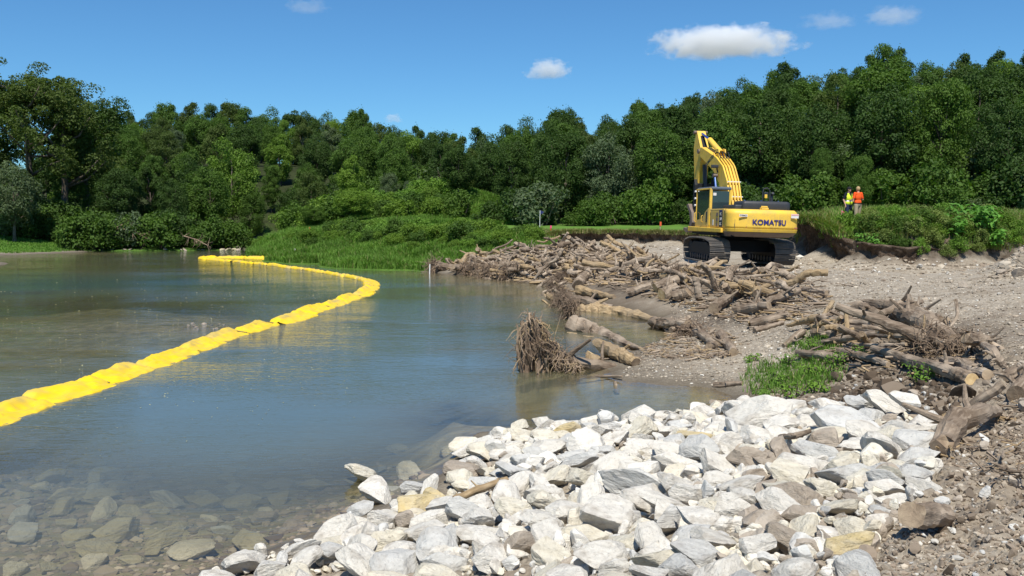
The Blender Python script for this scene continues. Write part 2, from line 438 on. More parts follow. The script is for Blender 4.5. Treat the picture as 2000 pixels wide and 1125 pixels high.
def ground_mat():
    m = mat("ground", (.2, .17, .13), .95, 0, .12); t = NT(m)
    co = t.coord("Object")
    gr, hz = t.attr("green"), t.attr("height")
    n_f = t.noise(co, 22, 6, .7); n_m = t.noise(co, 2.2, 6, .6); n_l = t.noise(co, .35, 4)
    peb = t.vor(co, 26, 'F1', "Color"); pebd = t.vor(co, 26)
    dirt = t.ramp(n_m, [(.3, (.27, .225, .17)), (.5, (.38, .33, .26)), (.72, (.47, .42, .34))])
    grav = t.ramp(peb, [(0, (.28, .24, .185)), (.5, (.40, .35, .28)), (.85, (.47, .42, .345)), (1, (.54, .50, .42))])
    gm = t.math('MULTIPLY', t.ramp(n_l, [(.35, .15), (.6, .9)]), t.ramp(n_m, [(.3, .2), (.6, 1.0)]))
    c = t.mix(gm, dirt, grav)
    c = t.mix(t.ramp(n_f, [(.35, .55), (.6, 0.0)]), c, (.10, .080, .060))
    mudm = t.attr("mud")
    c = t.mix(t.math('MULTIPLY', t.attr("soil_shade"), t.ramp(n_m, [(.3, 1.0), (.7, .6)])), c, (.050, .036, .025))  # topsoil tone, darkened to stand for shade under the bank's overhang
    c = t.mix(t.math('MULTIPLY', mudm, t.ramp(n_m, [(.3, .95), (.75, .45)])), c, (.25, .205, .155))
    sm = t.ramp(t.noise(t.coord("Object", (.22, 1.1, 1)), 1.0, 5, .6, .5), [(.52, 0.0), (.66, .6)])
    c = t.mix(sm, c, (.175, .135, .098))
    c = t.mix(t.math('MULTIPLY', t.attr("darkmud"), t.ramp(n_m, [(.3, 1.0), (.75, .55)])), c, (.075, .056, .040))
    # wet strip at the water line, and the bed
    wet = t.ramp(hz, [(.505, 1.0), (.56, 0.0)])
    c = t.mix(t.math('MULTIPLY', wet, .7), c, (.072, .058, .040))
    bedc = t.ramp(n_m, [(.3, (.15, .13, .08)), (.5, (.30, .265, .165)), (.7, (.46, .41, .27))])
    c = t.mix(t.ramp(hz, [(.46, 1.0), (.497, 0.0)]), c, bedc)
    grass = t.ramp(t.noise(co, 1.1, 5), [(.3, (.050, .105, .018)), (.6, (.085, .165, .028)), (.8, (.13, .19, .045))])
    lawn = t.ramp(t.noise(co, .5, 4), [(.3, (.080, .165, .026)), (.7, (.115, .215, .040))])
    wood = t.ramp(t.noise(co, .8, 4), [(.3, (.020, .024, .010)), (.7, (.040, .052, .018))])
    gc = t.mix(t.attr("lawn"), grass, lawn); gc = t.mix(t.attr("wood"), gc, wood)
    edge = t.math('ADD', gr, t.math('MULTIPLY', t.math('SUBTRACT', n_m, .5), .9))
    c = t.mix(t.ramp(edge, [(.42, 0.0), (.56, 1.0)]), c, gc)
    t.base(c)
    h = t.math('ADD', t.math('MULTIPLY', n_f, .6), t.math('MULTIPLY', pebd, -.5))
    t.normal(t.bump(h, .8, .03))
    return m
gme = MB().add(np.stack([X.ravel(), Y.ravel(), GZ], 1), GQ).mesh("ground", ground_mat(), True)
def vattr(me, name, v):
    a = me.attributes.new(name, 'FLOAT', 'POINT'); a.data.foreach_set("value", np.asarray(v, np.float32).ravel())
xr, yr = X.ravel(), Y.ravel()
# which greens are mown and which lie under the wood
pxg = 1000 + F * xr / np.maximum(yr, 1)
lawn = ((xr > -8) & (xr < 14) & (yr > 61) & (yr < 82)) | ((xr < -38) & (yr > 70) & (yr < 87)) | ((xr > 15) & (yr > 42.5) & (yr < 66)) | ((yr > 86) & (yr < 94) & (xr > -9.5) & (xr < -6))
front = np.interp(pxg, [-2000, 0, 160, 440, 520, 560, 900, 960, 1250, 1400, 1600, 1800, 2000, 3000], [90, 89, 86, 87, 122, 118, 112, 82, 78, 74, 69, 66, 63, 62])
vattr(gme, "green", GG); vattr(gme, "height", np.clip(GZ * .25 + .5, 0, 1)); vattr(gme, "lawn", lawn.astype(float))
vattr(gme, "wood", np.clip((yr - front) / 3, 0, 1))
vattr(gme, "mud", np.clip(np.clip((xr - 1.5) / 2, 0, 1) * np.clip((13.5 - yr) / 2, 0, 1) + np.exp(-((xr - 5.2) / 2.2) ** 2 - ((yr - 11.5) / 2.2) ** 2) + in_poly(xr, yr, [on_z(a, b, .8) for a, b in [(890, 530), (930, 505), (1030, 492), (1200, 495), (1310, 515), (1480, 540), (1590, 580), (1500, 600), (1330, 590), (1150, 552), (1000, 545)]]) * .9 + in_poly(xr, yr, [on_z(a, b, 1.0) for a, b in [(1560, 660), (1620, 620), (1740, 605), (1880, 655), (1940, 715), (1760, 715), (1600, 690)]]) * .9, 0, 1))
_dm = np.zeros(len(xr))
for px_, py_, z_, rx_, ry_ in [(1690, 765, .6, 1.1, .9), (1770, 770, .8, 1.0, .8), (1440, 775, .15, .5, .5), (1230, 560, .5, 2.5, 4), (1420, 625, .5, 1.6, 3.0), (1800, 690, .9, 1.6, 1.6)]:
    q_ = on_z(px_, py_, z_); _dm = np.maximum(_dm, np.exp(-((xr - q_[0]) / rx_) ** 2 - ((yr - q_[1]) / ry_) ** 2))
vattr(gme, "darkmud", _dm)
_gz = GZ.reshape(ny, nx); _sl = np.hypot(np.gradient(_gz, axis=0) / (np.gradient(Y, axis=0) + 1e-6), np.gradient(_gz, axis=1) / (np.gradient(X, axis=1) + 1e-6)).ravel()
vattr(gme, "soil_shade", np.clip((_sl - .55) * 2.5, 0, 1) * (yr > 33) * (GZ > 1.3) * (yr < 70) * (xr > 1.5))  # steep bank faces: dark topsoil plus painted overhang shade
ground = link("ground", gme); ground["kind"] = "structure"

# ------------------------------------------------------------ river
def water_mat():
    m = bpy.data.materials.new("water"); m.use_nodes = True; t = NT(m)
    t.n.remove(t.b); out = t.n["Material Output"]
    co = t.coord("Object")
    dep = t.attr("depth")
    a = t.noise(t.coord("Object", (.75, 2.3, 1)), 1.5, 4, .55, .6)
    b = t.noise(t.coord("Object", (1.0, 2.4, 1)), 5.5, 3, .55, .4)
    calm = t.ramp(t.noise(t.coord("Object", (.5, 1, 1)), .22, 3), [(.36, .10), (.62, 1.0)])
    h = t.math('ADD', t.math('MULTIPLY', a, .55), t.math('MULTIPLY', b, .35))
    h = t.math('MULTIPLY', h, t.math('ADD', t.math('MULTIPLY', calm, t.math('ADD', t.attr("riffle"), 1.0)), .30))
    nb = t.bump(h, 1.0, .013)
    fr = t.new("ShaderNodeFresnel"); fr.inputs[0].default_value = 1.333; t.l.new(nb, fr.inputs["Normal"])
    gl = t.new("ShaderNodeBsdfGlossy"); gl.inputs["Roughness"].default_value = .05; t.l.new(nb, gl.inputs["Normal"])
    gl.inputs["Color"].default_value = (.95, .97, 1, 1)
    tr = t.new("ShaderNodeBsdfTransparent")
    t.l.new(t.ramp(dep, [(0, (.97, .95, .89)), (.3, (.80, .80, .66)), (.7, (.52, .57, .46))]), tr.inputs[0])
    df = t.new("ShaderNodeBsdfDiffuse"); t.l.new(t.mix(t.ramp(dep, [(.15, 0.0), (.5, .6), (.68, .75), (.85, 1.0)]), (.19, .18, .11), (.074, .115, .112)), df.inputs[0])
    body = t.new("ShaderNodeMixShader")
    t.l.new(t.ramp(dep, [(0.02, 0.0), (.12, .26), (.3, .50), (.5, .80), (.8, .96)]), body.inputs[0])
    t.l.new(tr.outputs[0], body.inputs[1]); t.l.new(df.outputs[0], body.inputs[2])
    mx = t.new("ShaderNodeMixShader"); t.l.new(fr.outputs[0], mx.inputs[0])
    t.l.new(body.outputs[0], mx.inputs[1]); t.l.new(gl.outputs[0], mx.inputs[2])
    t.l.new(mx.outputs[0], out.inputs[0])
    return m
Zg = GZ.reshape(ny, nx)
wetc = (Zg < .06)
keep = wetc[:-1, :-1] | wetc[1:, :-1] | wetc[:-1, 1:] | wetc[1:, 1:]
keep &= (Y[:-1, :-1] < 140)
wq = GQ[keep.ravel()]
used, inv = np.unique(wq, return_inverse=True)
wv = np.stack([xr[used], yr[used], np.zeros(len(used))], 1)
wme = MB().add(wv, inv.reshape(-1, 4)).mesh("water", water_mat(), True)
vattr(wme, "depth", np.clip(-GZ[used], 0, 2) * .6)
vattr(wme, "riffle", 4.5 * np.exp(-((xr[used] + 10) / 8) ** 2 - ((yr[used] - 25.5) / 4.5) ** 2) + 3.5 * np.exp(-((xr[used] + 11) / 5) ** 2 - ((yr[used] - 19) / 3) ** 2) + 1.6 * np.clip((yr[used] - 28) / 30, 0, 1))
water = link("water", wme); water["kind"] = "structure"
# ------------------------------------------------------------ clouds
def cloud(name, px, py, wpx, hpx, dist, dens, seed, label):
    c = np.array([(px - 1000) / F * dist, dist, 0]); r_ = ray(px, py); c = np.array([0, 0, CAM_Z]) + r_ / r_[1] * dist
    wx, hz = wpx / F * dist / 2, hpx / F * dist / 2
    v, f = ico(4, 1.0, (0, 0, 0), (wx * 1.25, wx * .7, hz * 1.35))
    m = bpy.data.materials.new(name + "_vapour"); m.use_nodes = True; t = NT(m); t.n.remove(t.b)
    co = t.coord("Object", (1 / wx, 1 / (wx * .7), 1 / hz))
    ln = t.new("ShaderNodeVectorMath", operation='LENGTH'); t.l.new(co, ln.inputs[0])
    sc = 1.0 / hz
    of = t.new("ShaderNodeMapping"); of.inputs["Location"].default_value = (seed * 3.1, seed, 0); of.inputs["Scale"].default_value = (sc * .55, sc * .55, sc * .8)
    t.l.new(t.coord("Object"), of.inputs[0])
    n = t.noise(of.outputs[0], 1.6, 6, .62)
    # flat bottom, ragged top
    sep = t.new("ShaderNodeSeparateXYZ"); t.l.new(co, sep.inputs[0])
    bot = t.ramp(t.math('ADD', sep.outputs[2], 1.0), [(.25, 0.0), (.5, 1.0)])
    f_ = t.math('SUBTRACT', t.math('MULTIPLY', n, 2.3), t.math('ADD', t.math('MULTIPLY', ln.outputs["Value"], 1.0), .22))
    d_ = t.math('MULTIPLY', t.math('MULTIPLY', f_, 3.0, True), bot)
    pv = t.new("ShaderNodeVolumePrincipled"); pv.inputs["Color"].default_value = (1, 1, 1, 1); pv.inputs["Anisotropy"].default_value = -.15
    t.l.new(t.math('MULTIPLY', d_, dens), pv.inputs["Density"])
    t.l.new(pv.outputs[0], t.n["Material Output"].inputs["Volume"])
    o = MB().add(v, f).obj(name, m); o.location = c
    tag(o, label, "cloud", "clouds in the blue sky"); return o
cloud("cloud", 1412, 86, 275, 62, 2600, .022, 2, "largest white cloud, long and flat, high above the excavator")
cloud("cloud", 1073, 138, 90, 44, 2600, .020, 5, "small round white cloud alone left of the long one")
cloud("cloud", 1620, 42, 110, 36, 3000, .0035, 9, "faint wispy cloud just above the right end of the long cloud")
cloud("cloud", 1745, 32, 110, 44, 3000, .0050, 12, "thin torn white cloud over the tallest tree of the right hill")
cloud("cloud", 600, 14, 90, 30, 3000, .0035, 15, "faint cloud wisp at the top edge above the left wooded hill")
cloud("cloud", 770, 232, 40, 22, 3000, .012, 18, "white cloud tip peeping over the left hill's ridge")

# ------------------------------------------------------------ foliage
rng = np.random.default_rng(7)
def leaf_quads(P, N, size, rng, asp=.62):
    """one bent leaf quad (two triangles) per point, lying across the direction N"""
    n = len(P)
    N = N / (np.linalg.norm(N, axis=1)[:, None] + 1e-9)
    A = rng.normal(size=(n, 3)); A -= N * (A * N).sum(1)[:, None]; A /= np.linalg.norm(A, axis=1)[:, None] + 1e-9
    B = np.cross(N, A)
    s = np.asarray(size) * np.ones(n); s = s[:, None]
    j = rng.uniform(.7, 1.25, (n, 4, 1))
    V = np.stack([P - A * s * j[:, 0] * .5, P - B * s * asp * .5 * j[:, 1] + N * s * .1, P + A * s * .55 * j[:, 2], P + B * s * asp * .5 * j[:, 3] + N * s * .1], 1)
    return V.reshape(-1, 3), np.arange(4 * n).reshape(-1, 4)
def clump_cloud(cent, rad, per, size, rng, up=.35, shell=(.62, 1.05), flat=.75, spread=.8):
    k = len(cent)
    D = rng.normal(size=(k, per, 3)); D[..., 2] += up; D /= np.linalg.norm(D, axis=2)[..., None]
    r = rng.uniform(*shell, (k, per, 1)) * rad[:, None, None]
    P = cent[:, None, :] + D * r * np.array([1, 1, flat])
    N = D + rng.normal(size=D.shape) * spread * .6 + np.array([0, 0, .35])
    P = P.reshape(-1, 3); N = N.reshape(-1, 3)
    return leaf_quads(P, N, rng.uniform(.65, 1.3, len(P)) * size, rng)
def crown_mesh(name, Ht, Wd, seed, nl=46, per=150, size=.36, z0=.20, shape=1.0, gap=0.0):
    rg = np.random.default_rng(seed)
    D = rg.normal(size=(nl, 3)); D /= np.linalg.norm(D, axis=1)[:, None]
    rr = rg.uniform(.45, 1.0, nl) ** .6
    mid = (1 + z0) / 2
    hz = (1 - z0) / 2 * Ht
    c = D * rr[:, None] * np.array([Wd / 2, Wd / 2, hz]) * .84
    # uneven outline
    c *= (1 + .22 * fbm(D[:, 0] * 1.4 + seed, D[:, 1] * 1.4, D[:, 2] * 1.4, 2, seed))[:, None]
    tz = (c[:, 2] / hz + 1) / 2
    wide = np.where(tz < .45, .75 + tz * .55, 1 - (tz - .45) * .35 * shape)
    c[:, :2] *= wide[:, None]
    c[:, 2] += mid * Ht
    rad = rg.uniform(.13, .24, nl) * Wd * (1 - .3 * rr)
    mb = MB()
    v, f = clump_cloud(c, rad, per, size, rg, spread=1.0); mb.add(v, f)
    # stray sprigs round the outline
    k = int(nl * 10); D = rg.normal(size=(k, 3)); D[:, 2] += .3; D /= np.linalg.norm(D, axis=1)[:, None]
    pk = c[rg.integers(0, nl, k)] + D * rad[rg.integers(0, nl, k)][:, None] * rg.uniform(.85, 1.10, (k, 1))
    v, f = leaf_quads(pk, D + rg.normal(size=D.shape), size * 1.05, rg); mb.add(v, f)
    return mb.mesh(name, LEAF['mid']), c
def trunk_mesh(name, Ht, cents, seed, r0=.28, lean=.4):
    rg = np.random.default_rng(seed + 99); mb = MB()
    z = np.linspace(-.4, Ht * .78, 9)
    px_ = np.cumsum(rg.normal(0, lean * .18, 9)); py_ = np.cumsum(rg.normal(0, lean * .18, 9)); px_ -= px_[0]; py_ -= py_[0]
    path = np.stack([px_, py_, z], 1); rad = r0 * np.linspace(1, .22, 9); rad[0] *= 1.5
    mb.add(*tube(path, rad, 8))
    for c in cents[rg.permutation(len(cents))[:12]]:
        zb = np.clip(c[2] * .62, Ht * .18, Ht * .7); q = np.array([np.interp(zb, z, px_), np.interp(zb, z, py_), zb])
        m_ = (q + c) / 2 + np.array([0, 0, -.3]) + rg.normal(0, .25, 3)
        mb.add(*tube(np.stack([q, m_, c]), [r0 * .38, r0 * .24, r0 * .08], 5))
    return mb.mesh(name, M_TRUNK, True)
KINDS = []
for k, (Ht, Wd, nl, per, z0, shp) in enumerate([(14, 10, 62, 170, .03, 1), (14, 9, 58, 170, .02, 1.5), (13, 10.5, 64, 165, .04, .7), (15, 10, 64, 165, .02, 1.2), (14, 8.5, 54, 180, .0, 1.8), (12, 9.5, 60, 165, .02, .6)]):
    me, c = crown_mesh("crown", Ht, Wd, 100 + k, int(nl * 1.15), int(per * 1.3), .33, z0, shp)
    KINDS.append((me, trunk_mesh("trunk", Ht, c, 100 + k), Ht, Wd))
# finer-leaved crowns for the trees that stand nearest
FINE = []
for k, (Ht, Wd, nl, per, z0, shp) in enumerate([(14, 10, 80, 230, .06, 1), (13, 9, 74, 230, .05, .7), (15, 9, 80, 230, .05, 1.4)]):
    me, c = crown_mesh("crown", Ht, Wd, 160 + k, nl, per, .30, z0, shp)
    FINE.append((me, trunk_mesh("trunk", Ht, c, 160 + k), Ht, Wd))
def tree(x, y, ht, kind, leaf, wid=1.0, name="broadleaf_tree", sink=0.0, mats=None):
    me, tm, Ht, Wd = kind
    s = ht / Ht
    r = empty(name, (x, y, H1(x, y) - sink), (0, 0, rng.uniform(0, 6.28)), (s * wid, s * wid, s))
    for nm, mm in (("crown", me), ("trunk", tm)):
        o = link(nm, mm, r)
        if nm == "crown":
            o.material_slots[0].link = 'OBJECT'; o.material_slots[0].material = LEAF[leaf]
    return r
LOOK = {'dark': "dark green", 'mid': "mid green", 'bright': "bright yellow-green", 'olive': "olive green", 'grey': "grey-green"}
sky_px = np.array([(-100, 190), (160, 230), (200, 218), (300, 203), (400, 193), (500, 200), (600, 213), (660, 222), (710, 212), (760, 238), (830, 240), (870, 258), (930, 244), (1000, 230), (1050, 222), (1105, 206), (1160, 228), (1200, 212), (1240, 188), (1280, 200), (1350, 166), (1420, 162), (1480, 142), (1530, 114), (1565, 146), (1640, 122), (1675, 112), (1720, 72), (1770, 108), (1810, 112), (1900, 94), (1960, 86), (2000, 74), (2150, 70)])
SKYW = sky_px.copy()
def skyline_top(px, dist):
    py = np.interp(px, sky_px[:, 0], sky_px[:, 1])
    r_ = ray(px, py); return CAM_Z + r_[2] / r_[1] * dist
LEAFW = {'L': (['mid', 'dark', 'bright', 'olive', 'grey'], [.46, .15, .17, .14, .08]), 'R': (['dark', 'mid', 'olive', 'bright', 'grey'], [.50, .28, .12, .03, .07]), 'S': (['dark', 'mid'], [.7, .3])}
tiers = [
    # name, px range, distance at points, spacing m, height range, palette, use skyline, where
    ("left skyline", (190, 872), [(190, 205), (420, 212), (680, 198), (870, 172)], 4.3, None, 'L', "along the ridge of the left hill"),
    ("left upper", (150, 880), [(150, 187), (420, 194), (680, 180), (880, 160)], 4.6, (8, 10.5), 'L', "in the row below the left hill's ridge"),
    ("left mid", (140, 885), [(140, 165), (420, 170), (680, 158), (885, 144)], 4.7, (8, 10.5), 'L', "halfway up the left hill"),
    ("left low", (120, 880), [(120, 143), (420, 148), (680, 140), (880, 132)], 5.8, (8.5, 11.5), 'L', "on the lower slope of the left hill"),
    ("left foot", (110, 850), [(110, 120), (420, 131), (680, 126), (850, 122)], 5.8, (7, 9.5), 'L', "at the foot of the left hill"),
    ("left shore", (110, 640), [(110, 103), (420, 108), (520, 124), (640, 112)], 5.6, (6.5, 9.5), 'S', "in the row behind the far left shore"),
    ("left bank", (130, 470), [(130, 93.5), (300, 94), (470, 104)], 5.2, (5.5, 8.5), 'S', "on the far left bank above the water"),
    ("gap", (600, 920), [(600, 106), (740, 108), (920, 110)], 5.6, (7.5, 10), 'L', "behind the grassy slope left of the golf green"),
    ("right skyline", (885, 2090), [(885, 160), (1000, 156), (1200, 138), (1450, 132), (1720, 124), (2090, 112)], 4.5, None, 'R', "along the ridge of the right hill"),
    ("right upper", (880, 2090), [(880, 142), (1200, 125), (1450, 120), (1720, 112), (2090, 102)], 4.6, (8.5, 11), 'R', "in the row below the right hill's ridge"),
    ("right mid", (880, 2090), [(880, 126), (1200, 113), (1450, 108), (1720, 101), (2090, 92)], 5.2, (9, 12), 'R', "halfway up the right hill"),
    ("right low", (890, 2090), [(890, 112), (1200, 101), (1450, 97), (1720, 90), (2090, 82)], 5.0, (9, 12), 'R', "on the lower slope of the right hill"),
    ("right edge", (900, 2090), [(900, 92), (1000, 87), (1200, 83), (1450, 79), (1720, 73), (2090, 69)], 4.7, (8.5, 12), 'R', "in the front row of the right wood"),
]
for name, (p0, p1), dd, sp, hr, pal, where in tiers:
    dd = np.array(dd); px = p0; made = []
    while px < p1:
        dist = np.interp(px, dd[:, 0], dd[:, 1])
        jd = rng.normal(0, 1.6); pj = px + rng.normal(0, .12) * sp * F / dist
        x, y, _ = at_d(pj, dist + jd)
        leaf = rng.choice(LEAFW[pal][0], p=LEAFW[pal][1])
        kind = KINDS[rng.integers(len(KINDS))]
        zg = H1(x, y)
        ht = skyline_top(pj, y) - zg + rng.normal(0, .35) if hr is None else rng.uniform(*hr)
        ht = float(np.clip(min(ht, skyline_top(pj, y) - zg - (0 if hr is None else rng.uniform(.6, 1.6))), 5, 19))
        if name == 'right edge' and leaf == 'bright': leaf = 'mid'
        wid = rng.uniform(.72, 1.0) * (12 / ht if ht > 12 else 1.0) ** .8
        if name == "right edge" : kind = FINE[rng.integers(len(FINE))]
        if name in ("left bank",): kind = FINE[rng.integers(len(FINE))]; wid *= 1.1
        r = tree(x, y, ht, kind, leaf, wid)
        made.append((pj, r, leaf)); px += sp * F / dist * rng.uniform(.8, 1.2)
    made.sort(key=lambda a: a[0])
    for k, (pj, r, leaf) in enumerate(made):
        tag(r, f"{LOOK[leaf]} tree, {nth(k)} from left {where}", "tree", f"trees {where}")
# named single trees
def single(px, dist, top_py, kind, leaf, wid, label, name="broadleaf_tree"):
    x, y, _ = at_d(px, dist); zg = H1(x, y); r_ = ray(px, top_py); ht = CAM_Z + r_[2] / r_[1] * dist - zg
    return tag(tree(x, y, ht, kind, leaf, wid, name), label, "tree")
single(1722, 119, 72, KINDS[3], 'mid', .85, "tall round-headed tree standing clear above the right hill's ridge")
single(1530, 126, 114, KINDS[4], 'dark', .95, "narrow dark tree rising over the ridge above the excavator's counterweight")
single(1108, 132, 206, KINDS[0], 'dark', .55, "small dark round treetop above the ridge over the golf flag")
single(1245, 128, 184, KINDS[1], 'mid', .6, "light open tree on the ridge left of the excavator's boom")
single(712, 190, 206, KINDS[4], 'mid', .55, "single slim tree sticking up from the left hill's ridge near the middle")
single(455, 118, 270, KINDS[2], 'bright', .75, "yellow-green tree glowing among dark ones on the left hillside")
single(690, 82, 362, FINE[1], 'bright', 1.7, "bright green broad bushy tree at the back of the grassy point")
single(612, 84, 398, FINE[1], 'mid', 1.8, "low spreading tree left of the bright bushy one on the point")
single(760, 104, 330, FINE[0], 'grey', .75, "silvery grey-green willow behind the grassy slope", "willow_tree")
single(800, 103, 345, FINE[2], 'grey', .8, "second silvery willow, right of the taller one behind the slope", "willow_tree")
single(1600, 72, 268, FINE[2], 'mid', .55, "slim lighter green tree above the two workers' left side")
single(1672, 68, 290, FINE[0], 'mid', .7, "light green young tree right behind the two workers")
single(790, 178, 262, KINDS[1], 'bright', .7, "yellow-green tree on the left hill above the small trail signs")
single(30, 84, 305, FINE[1], 'grey', .95, "pale feathery willow at the left edge behind the lawn", "willow_tree")

# the tall cottonwood group at the left edge: open limbs, ragged clumps with sky between
def tall_tree(px, dist, top_py, width, seed, leaf, label, nl=150):
    rg = np.random.default_rng(seed); x, y, _ = at_d(px, dist); zg = H1(x, y)
    r_ = ray(px, top_py); ht = CAM_Z + r_[2] / r_[1] * dist - zg
    mb = MB(); z = np.linspace(-.5, ht * .9, 14); w_ = np.cumsum(rg.normal(0, .16, (14, 2)), 0); w_ -= w_[0]
    path = np.concatenate([w_, z[:, None]], 1); rad = .46 * np.linspace(1, .16, 14); rad[0] *= 1.4
    mb.add(*tube(path, rad, 10)); ends = []
    for k in range(22):
        zb = ht * rg.uniform(.25, .85); q = np.array([np.interp(zb, z, path[:, 0]), np.interp(zb, z, path[:, 1]), zb])
        a = rg.uniform(0, 6.28); L = width * .5 * rg.uniform(.55, 1.05) * (1.1 - .55 * zb / ht)
        e = q + np.array([math.cos(a) * L, math.sin(a) * L, L * rg.uniform(.35, 1.1)]); e[2] = min(e[2], ht * .97)
        m_ = q * .5 + e * .5 + rg.normal(0, .3, 3) + np.array([0, 0, -.25 * L * .5])
        mb.add(*tube(np.stack([q, m_, e]), [.17, .11, .04], 6)); ends += [e, (m_ + e) / 2 + rg.normal(0, .4, 3)]
    ends += [path[-1], path[-2], path[-3]]
    ends = np.array(ends); c = np.concatenate([ends, ends[rg.integers(0, len(ends), nl)] + rg.normal(0, .9, (nl, 3))])
    c[:, 2] = np.minimum(c[:, 2], ht * .985)
    rad = rg.uniform(.5, 1.25, len(c))
    v, f = clump_cloud(c, rad, 110, .25, rg, spread=1.2)
    r = empty("cottonwood_tree", (x, y, zg)); mb.obj("trunk", M_TRUNK, r, True); MB().add(v, f).obj("crown", LEAF[leaf], r)
    return tag(r, label, "tree")
tall_tree(62, 90, 122, 11, 1, 'olive', "tallest tree at the far left, open crown with sky showing through")
tall_tree(128, 92, 148, 9.5, 2, 'olive', "tall ragged tree just right of the tallest one at the far left")
tall_tree(178, 96, 196, 9, 3, 'dark', "dark leaning tall tree at the right end of the tall left group")
tall_tree(-10, 93, 185, 10, 4, 'olive', "tall tree cut by the left edge of the photo beside the tallest one")

# ------------------------------------------------------------ shrubs and weeds
def shrub_mesh(name, Ht, Wd, seed, nl, per, size, stems=7, m=None):
    rg = np.random.default_rng(seed)
    c = rg.uniform(-1, 1, (nl, 3)) * np.array([Wd / 2 * .72, Wd / 2 * .72, 0]); c[:, 2] = rg.uniform(.18, .86, nl) * Ht * (1 - .45 * (np.hypot(c[:, 0], c[:, 1]) / (Wd / 2)) ** 2)
    rad = rg.uniform(.14, .28, nl) * min(Wd, Ht * 1.2)
    mb = MB(); v, f = clump_cloud(c, rad, per, size, rg, up=.5, shell=(.35, 1.1), flat=.85, spread=1.3); v[:, 2] = np.abs(v[:, 2]); mb.add(v, f, 0)
    for k in range(stems):
        e = c[rg.integers(nl)]; b_ = np.array([e[0] * .25, e[1] * .25, -.08]); mb.add(*tube(np.stack([b_, (b_ + e) / 2 + rg.normal(0, .05, 3), e]), [.02 * Ht, .014 * Ht, .006 * Ht], 5), 1)
    return mb.mesh(name, [m or LEAF['mid'], M_TRUNK])
SHRUB_FAR = [shrub_mesh("shrub", 3.2, 4.6, 300 + k, 26, 150, .26) for k in range(3)]
SHRUB_MID = [shrub_mesh("shrub", 1.5, 2.2, 310 + k, 24, 170, .13) for k in range(3)]
SHRUB_NEAR = [shrub_mesh("shrub", 1.0, 1.3, 320 + k, 26, 130, .085) for k in range(4)]
def shrub(px, dist, me, s, m, name="shrub", xyz=None):
    x, y = at_d(px, dist)[:2]
    o = link(name, me); o.location = (x, y, H1(x, y) - .05); o.rotation_euler = (0, 0, rng.uniform(0, 6.28)); o.scale = (s * rng.uniform(.9, 1.15), s * rng.uniform(.9, 1.15), s * rng.uniform(.85, 1.2))
    o.material_slots[0].link = 'OBJECT'; o.material_slots[0].material = m
    return o
def shrub_row(spec, mes, scale, mats_, where, cat="shrub", group=None):
    made = []
    for px, dd in spec:
        k = rng.integers(len(mats_)); made.append((px, shrub(px, dd, mes[rng.integers(len(mes))], rng.uniform(*scale), mats_[k][0]), mats_[k][1]))
    made.sort(key=lambda a: a[0])
    for k, (px, o, look) in enumerate(made): tag(o, f"{look}, {nth(k)} from left {where}", cat, group or f"shrubs {where}")
DM = [(LEAF['dark'], "dark green shrub"), (LEAF['mid'], "mid green shrub"), (LEAF['mid'], "mid green shrub"), (LEAF['grey'], "grey-green shrub")]
WM = [(M_WEED, "bright green leafy weed bush"), (LEAF['bright'], "yellow-green weed bush"), (LEAF['mid'], "mid green weed bush")]
J = lambda a, s: a + rng.normal(0, s)
shrub_row([(J(p, 8), J(np.interp(p, [190, 420, 680, 880], [212, 219, 206, 180]), 2)) for p in range(190, 885, 24)], SHRUB_FAR, (1.5, 2.1), DM, "in the undergrowth on the left hill's ridge")
shrub_row([(J(p, 10), J(np.interp(p, [600, 900, 1000, 1400], [118, 122, 128, 112]), 4)) for p in range(600, 1400, 26)], SHRUB_FAR, (1.2, 2.0), DM, "in the undergrowth deep below the trees")
shrub_row([(J(p, 10), J(np.interp(p, [1100, 1450, 2000], [90, 84, 72]), 2)) for p in range(1100, 2050, 48)], SHRUB_FAR, (1.0, 1.7), DM, "under the front trees of the right wood")
shrub_row([(J(p, 8), J(np.interp(p, [150, 200, 400, 450], [85, 87.6, 88.4, 90]), .4)) for p in range(150, 455, 20)], SHRUB_FAR, (.65, 1.2), DM, "overhanging the far left shore")
shrub_row([(J(p, 10), J(np.interp(p, [0, 150], [86.5, 90]), .5)) for p in range(-20, 180, 24)], SHRUB_FAR, (.9, 1.4), DM, "behind the small left lawn")
shrub_row([(J(p, 8), J(np.interp(p, [900, 1000, 1250, 1450, 1720, 2090], [86, 81, 77.5, 73.5, 68.5, 64]), .9)) for p in range(905, 2080, 52)], SHRUB_FAR, (.45, 1.25), DM, "along the foot of the right wood")
shrub_row([(J(p, 8), J(np.interp(p, [500, 560, 640, 900], [110, 99, 92, 87]), .7)) for p in range(560, 700, 26)], SHRUB_FAR, (.7, 1.1), [(LEAF['mid'], "mid green shrub"), (LEAF['bright'], "yellow-green shrub")], "behind the crest of the grassy point")
shrub_row([(J(p, 8), J(d_, .8)) for d_ in (85, 89, 93) for p in range(735, 880, 24)], SHRUB_MID, (.9, 1.5), [(M_WEED, "bright green bush"), (LEAF['mid'], "mid green bush"), (LEAF['bright'], "yellow-green bush")], "on the slope below the trail signs")
shrub_row([(J(p, 6), J(np.interp(p, [560, 700, 800, 900, 1050], [77, 69.5, 65, 60.5, 58]), .9)) for p in range(640, 1060, 12)], SHRUB_MID, (.6, 1.05), WM, "on the crest of the grassy point", "weeds")
shrub_row([(J(p, 6), J(np.interp(p, [560, 700, 800, 900, 1000], [74, 67, 62.5, 58, 55.5]), .8)) for p in range(560, 1010, 14)], SHRUB_MID, (.34, .75), WM, "on the face of the grassy point", "weeds")
sp_ = shrub(513, 83, SHRUB_MID[0], .9, LEAF['bright']); tag(sp_, "yellow flowering bush at the left tip of the grassy point", "shrub")
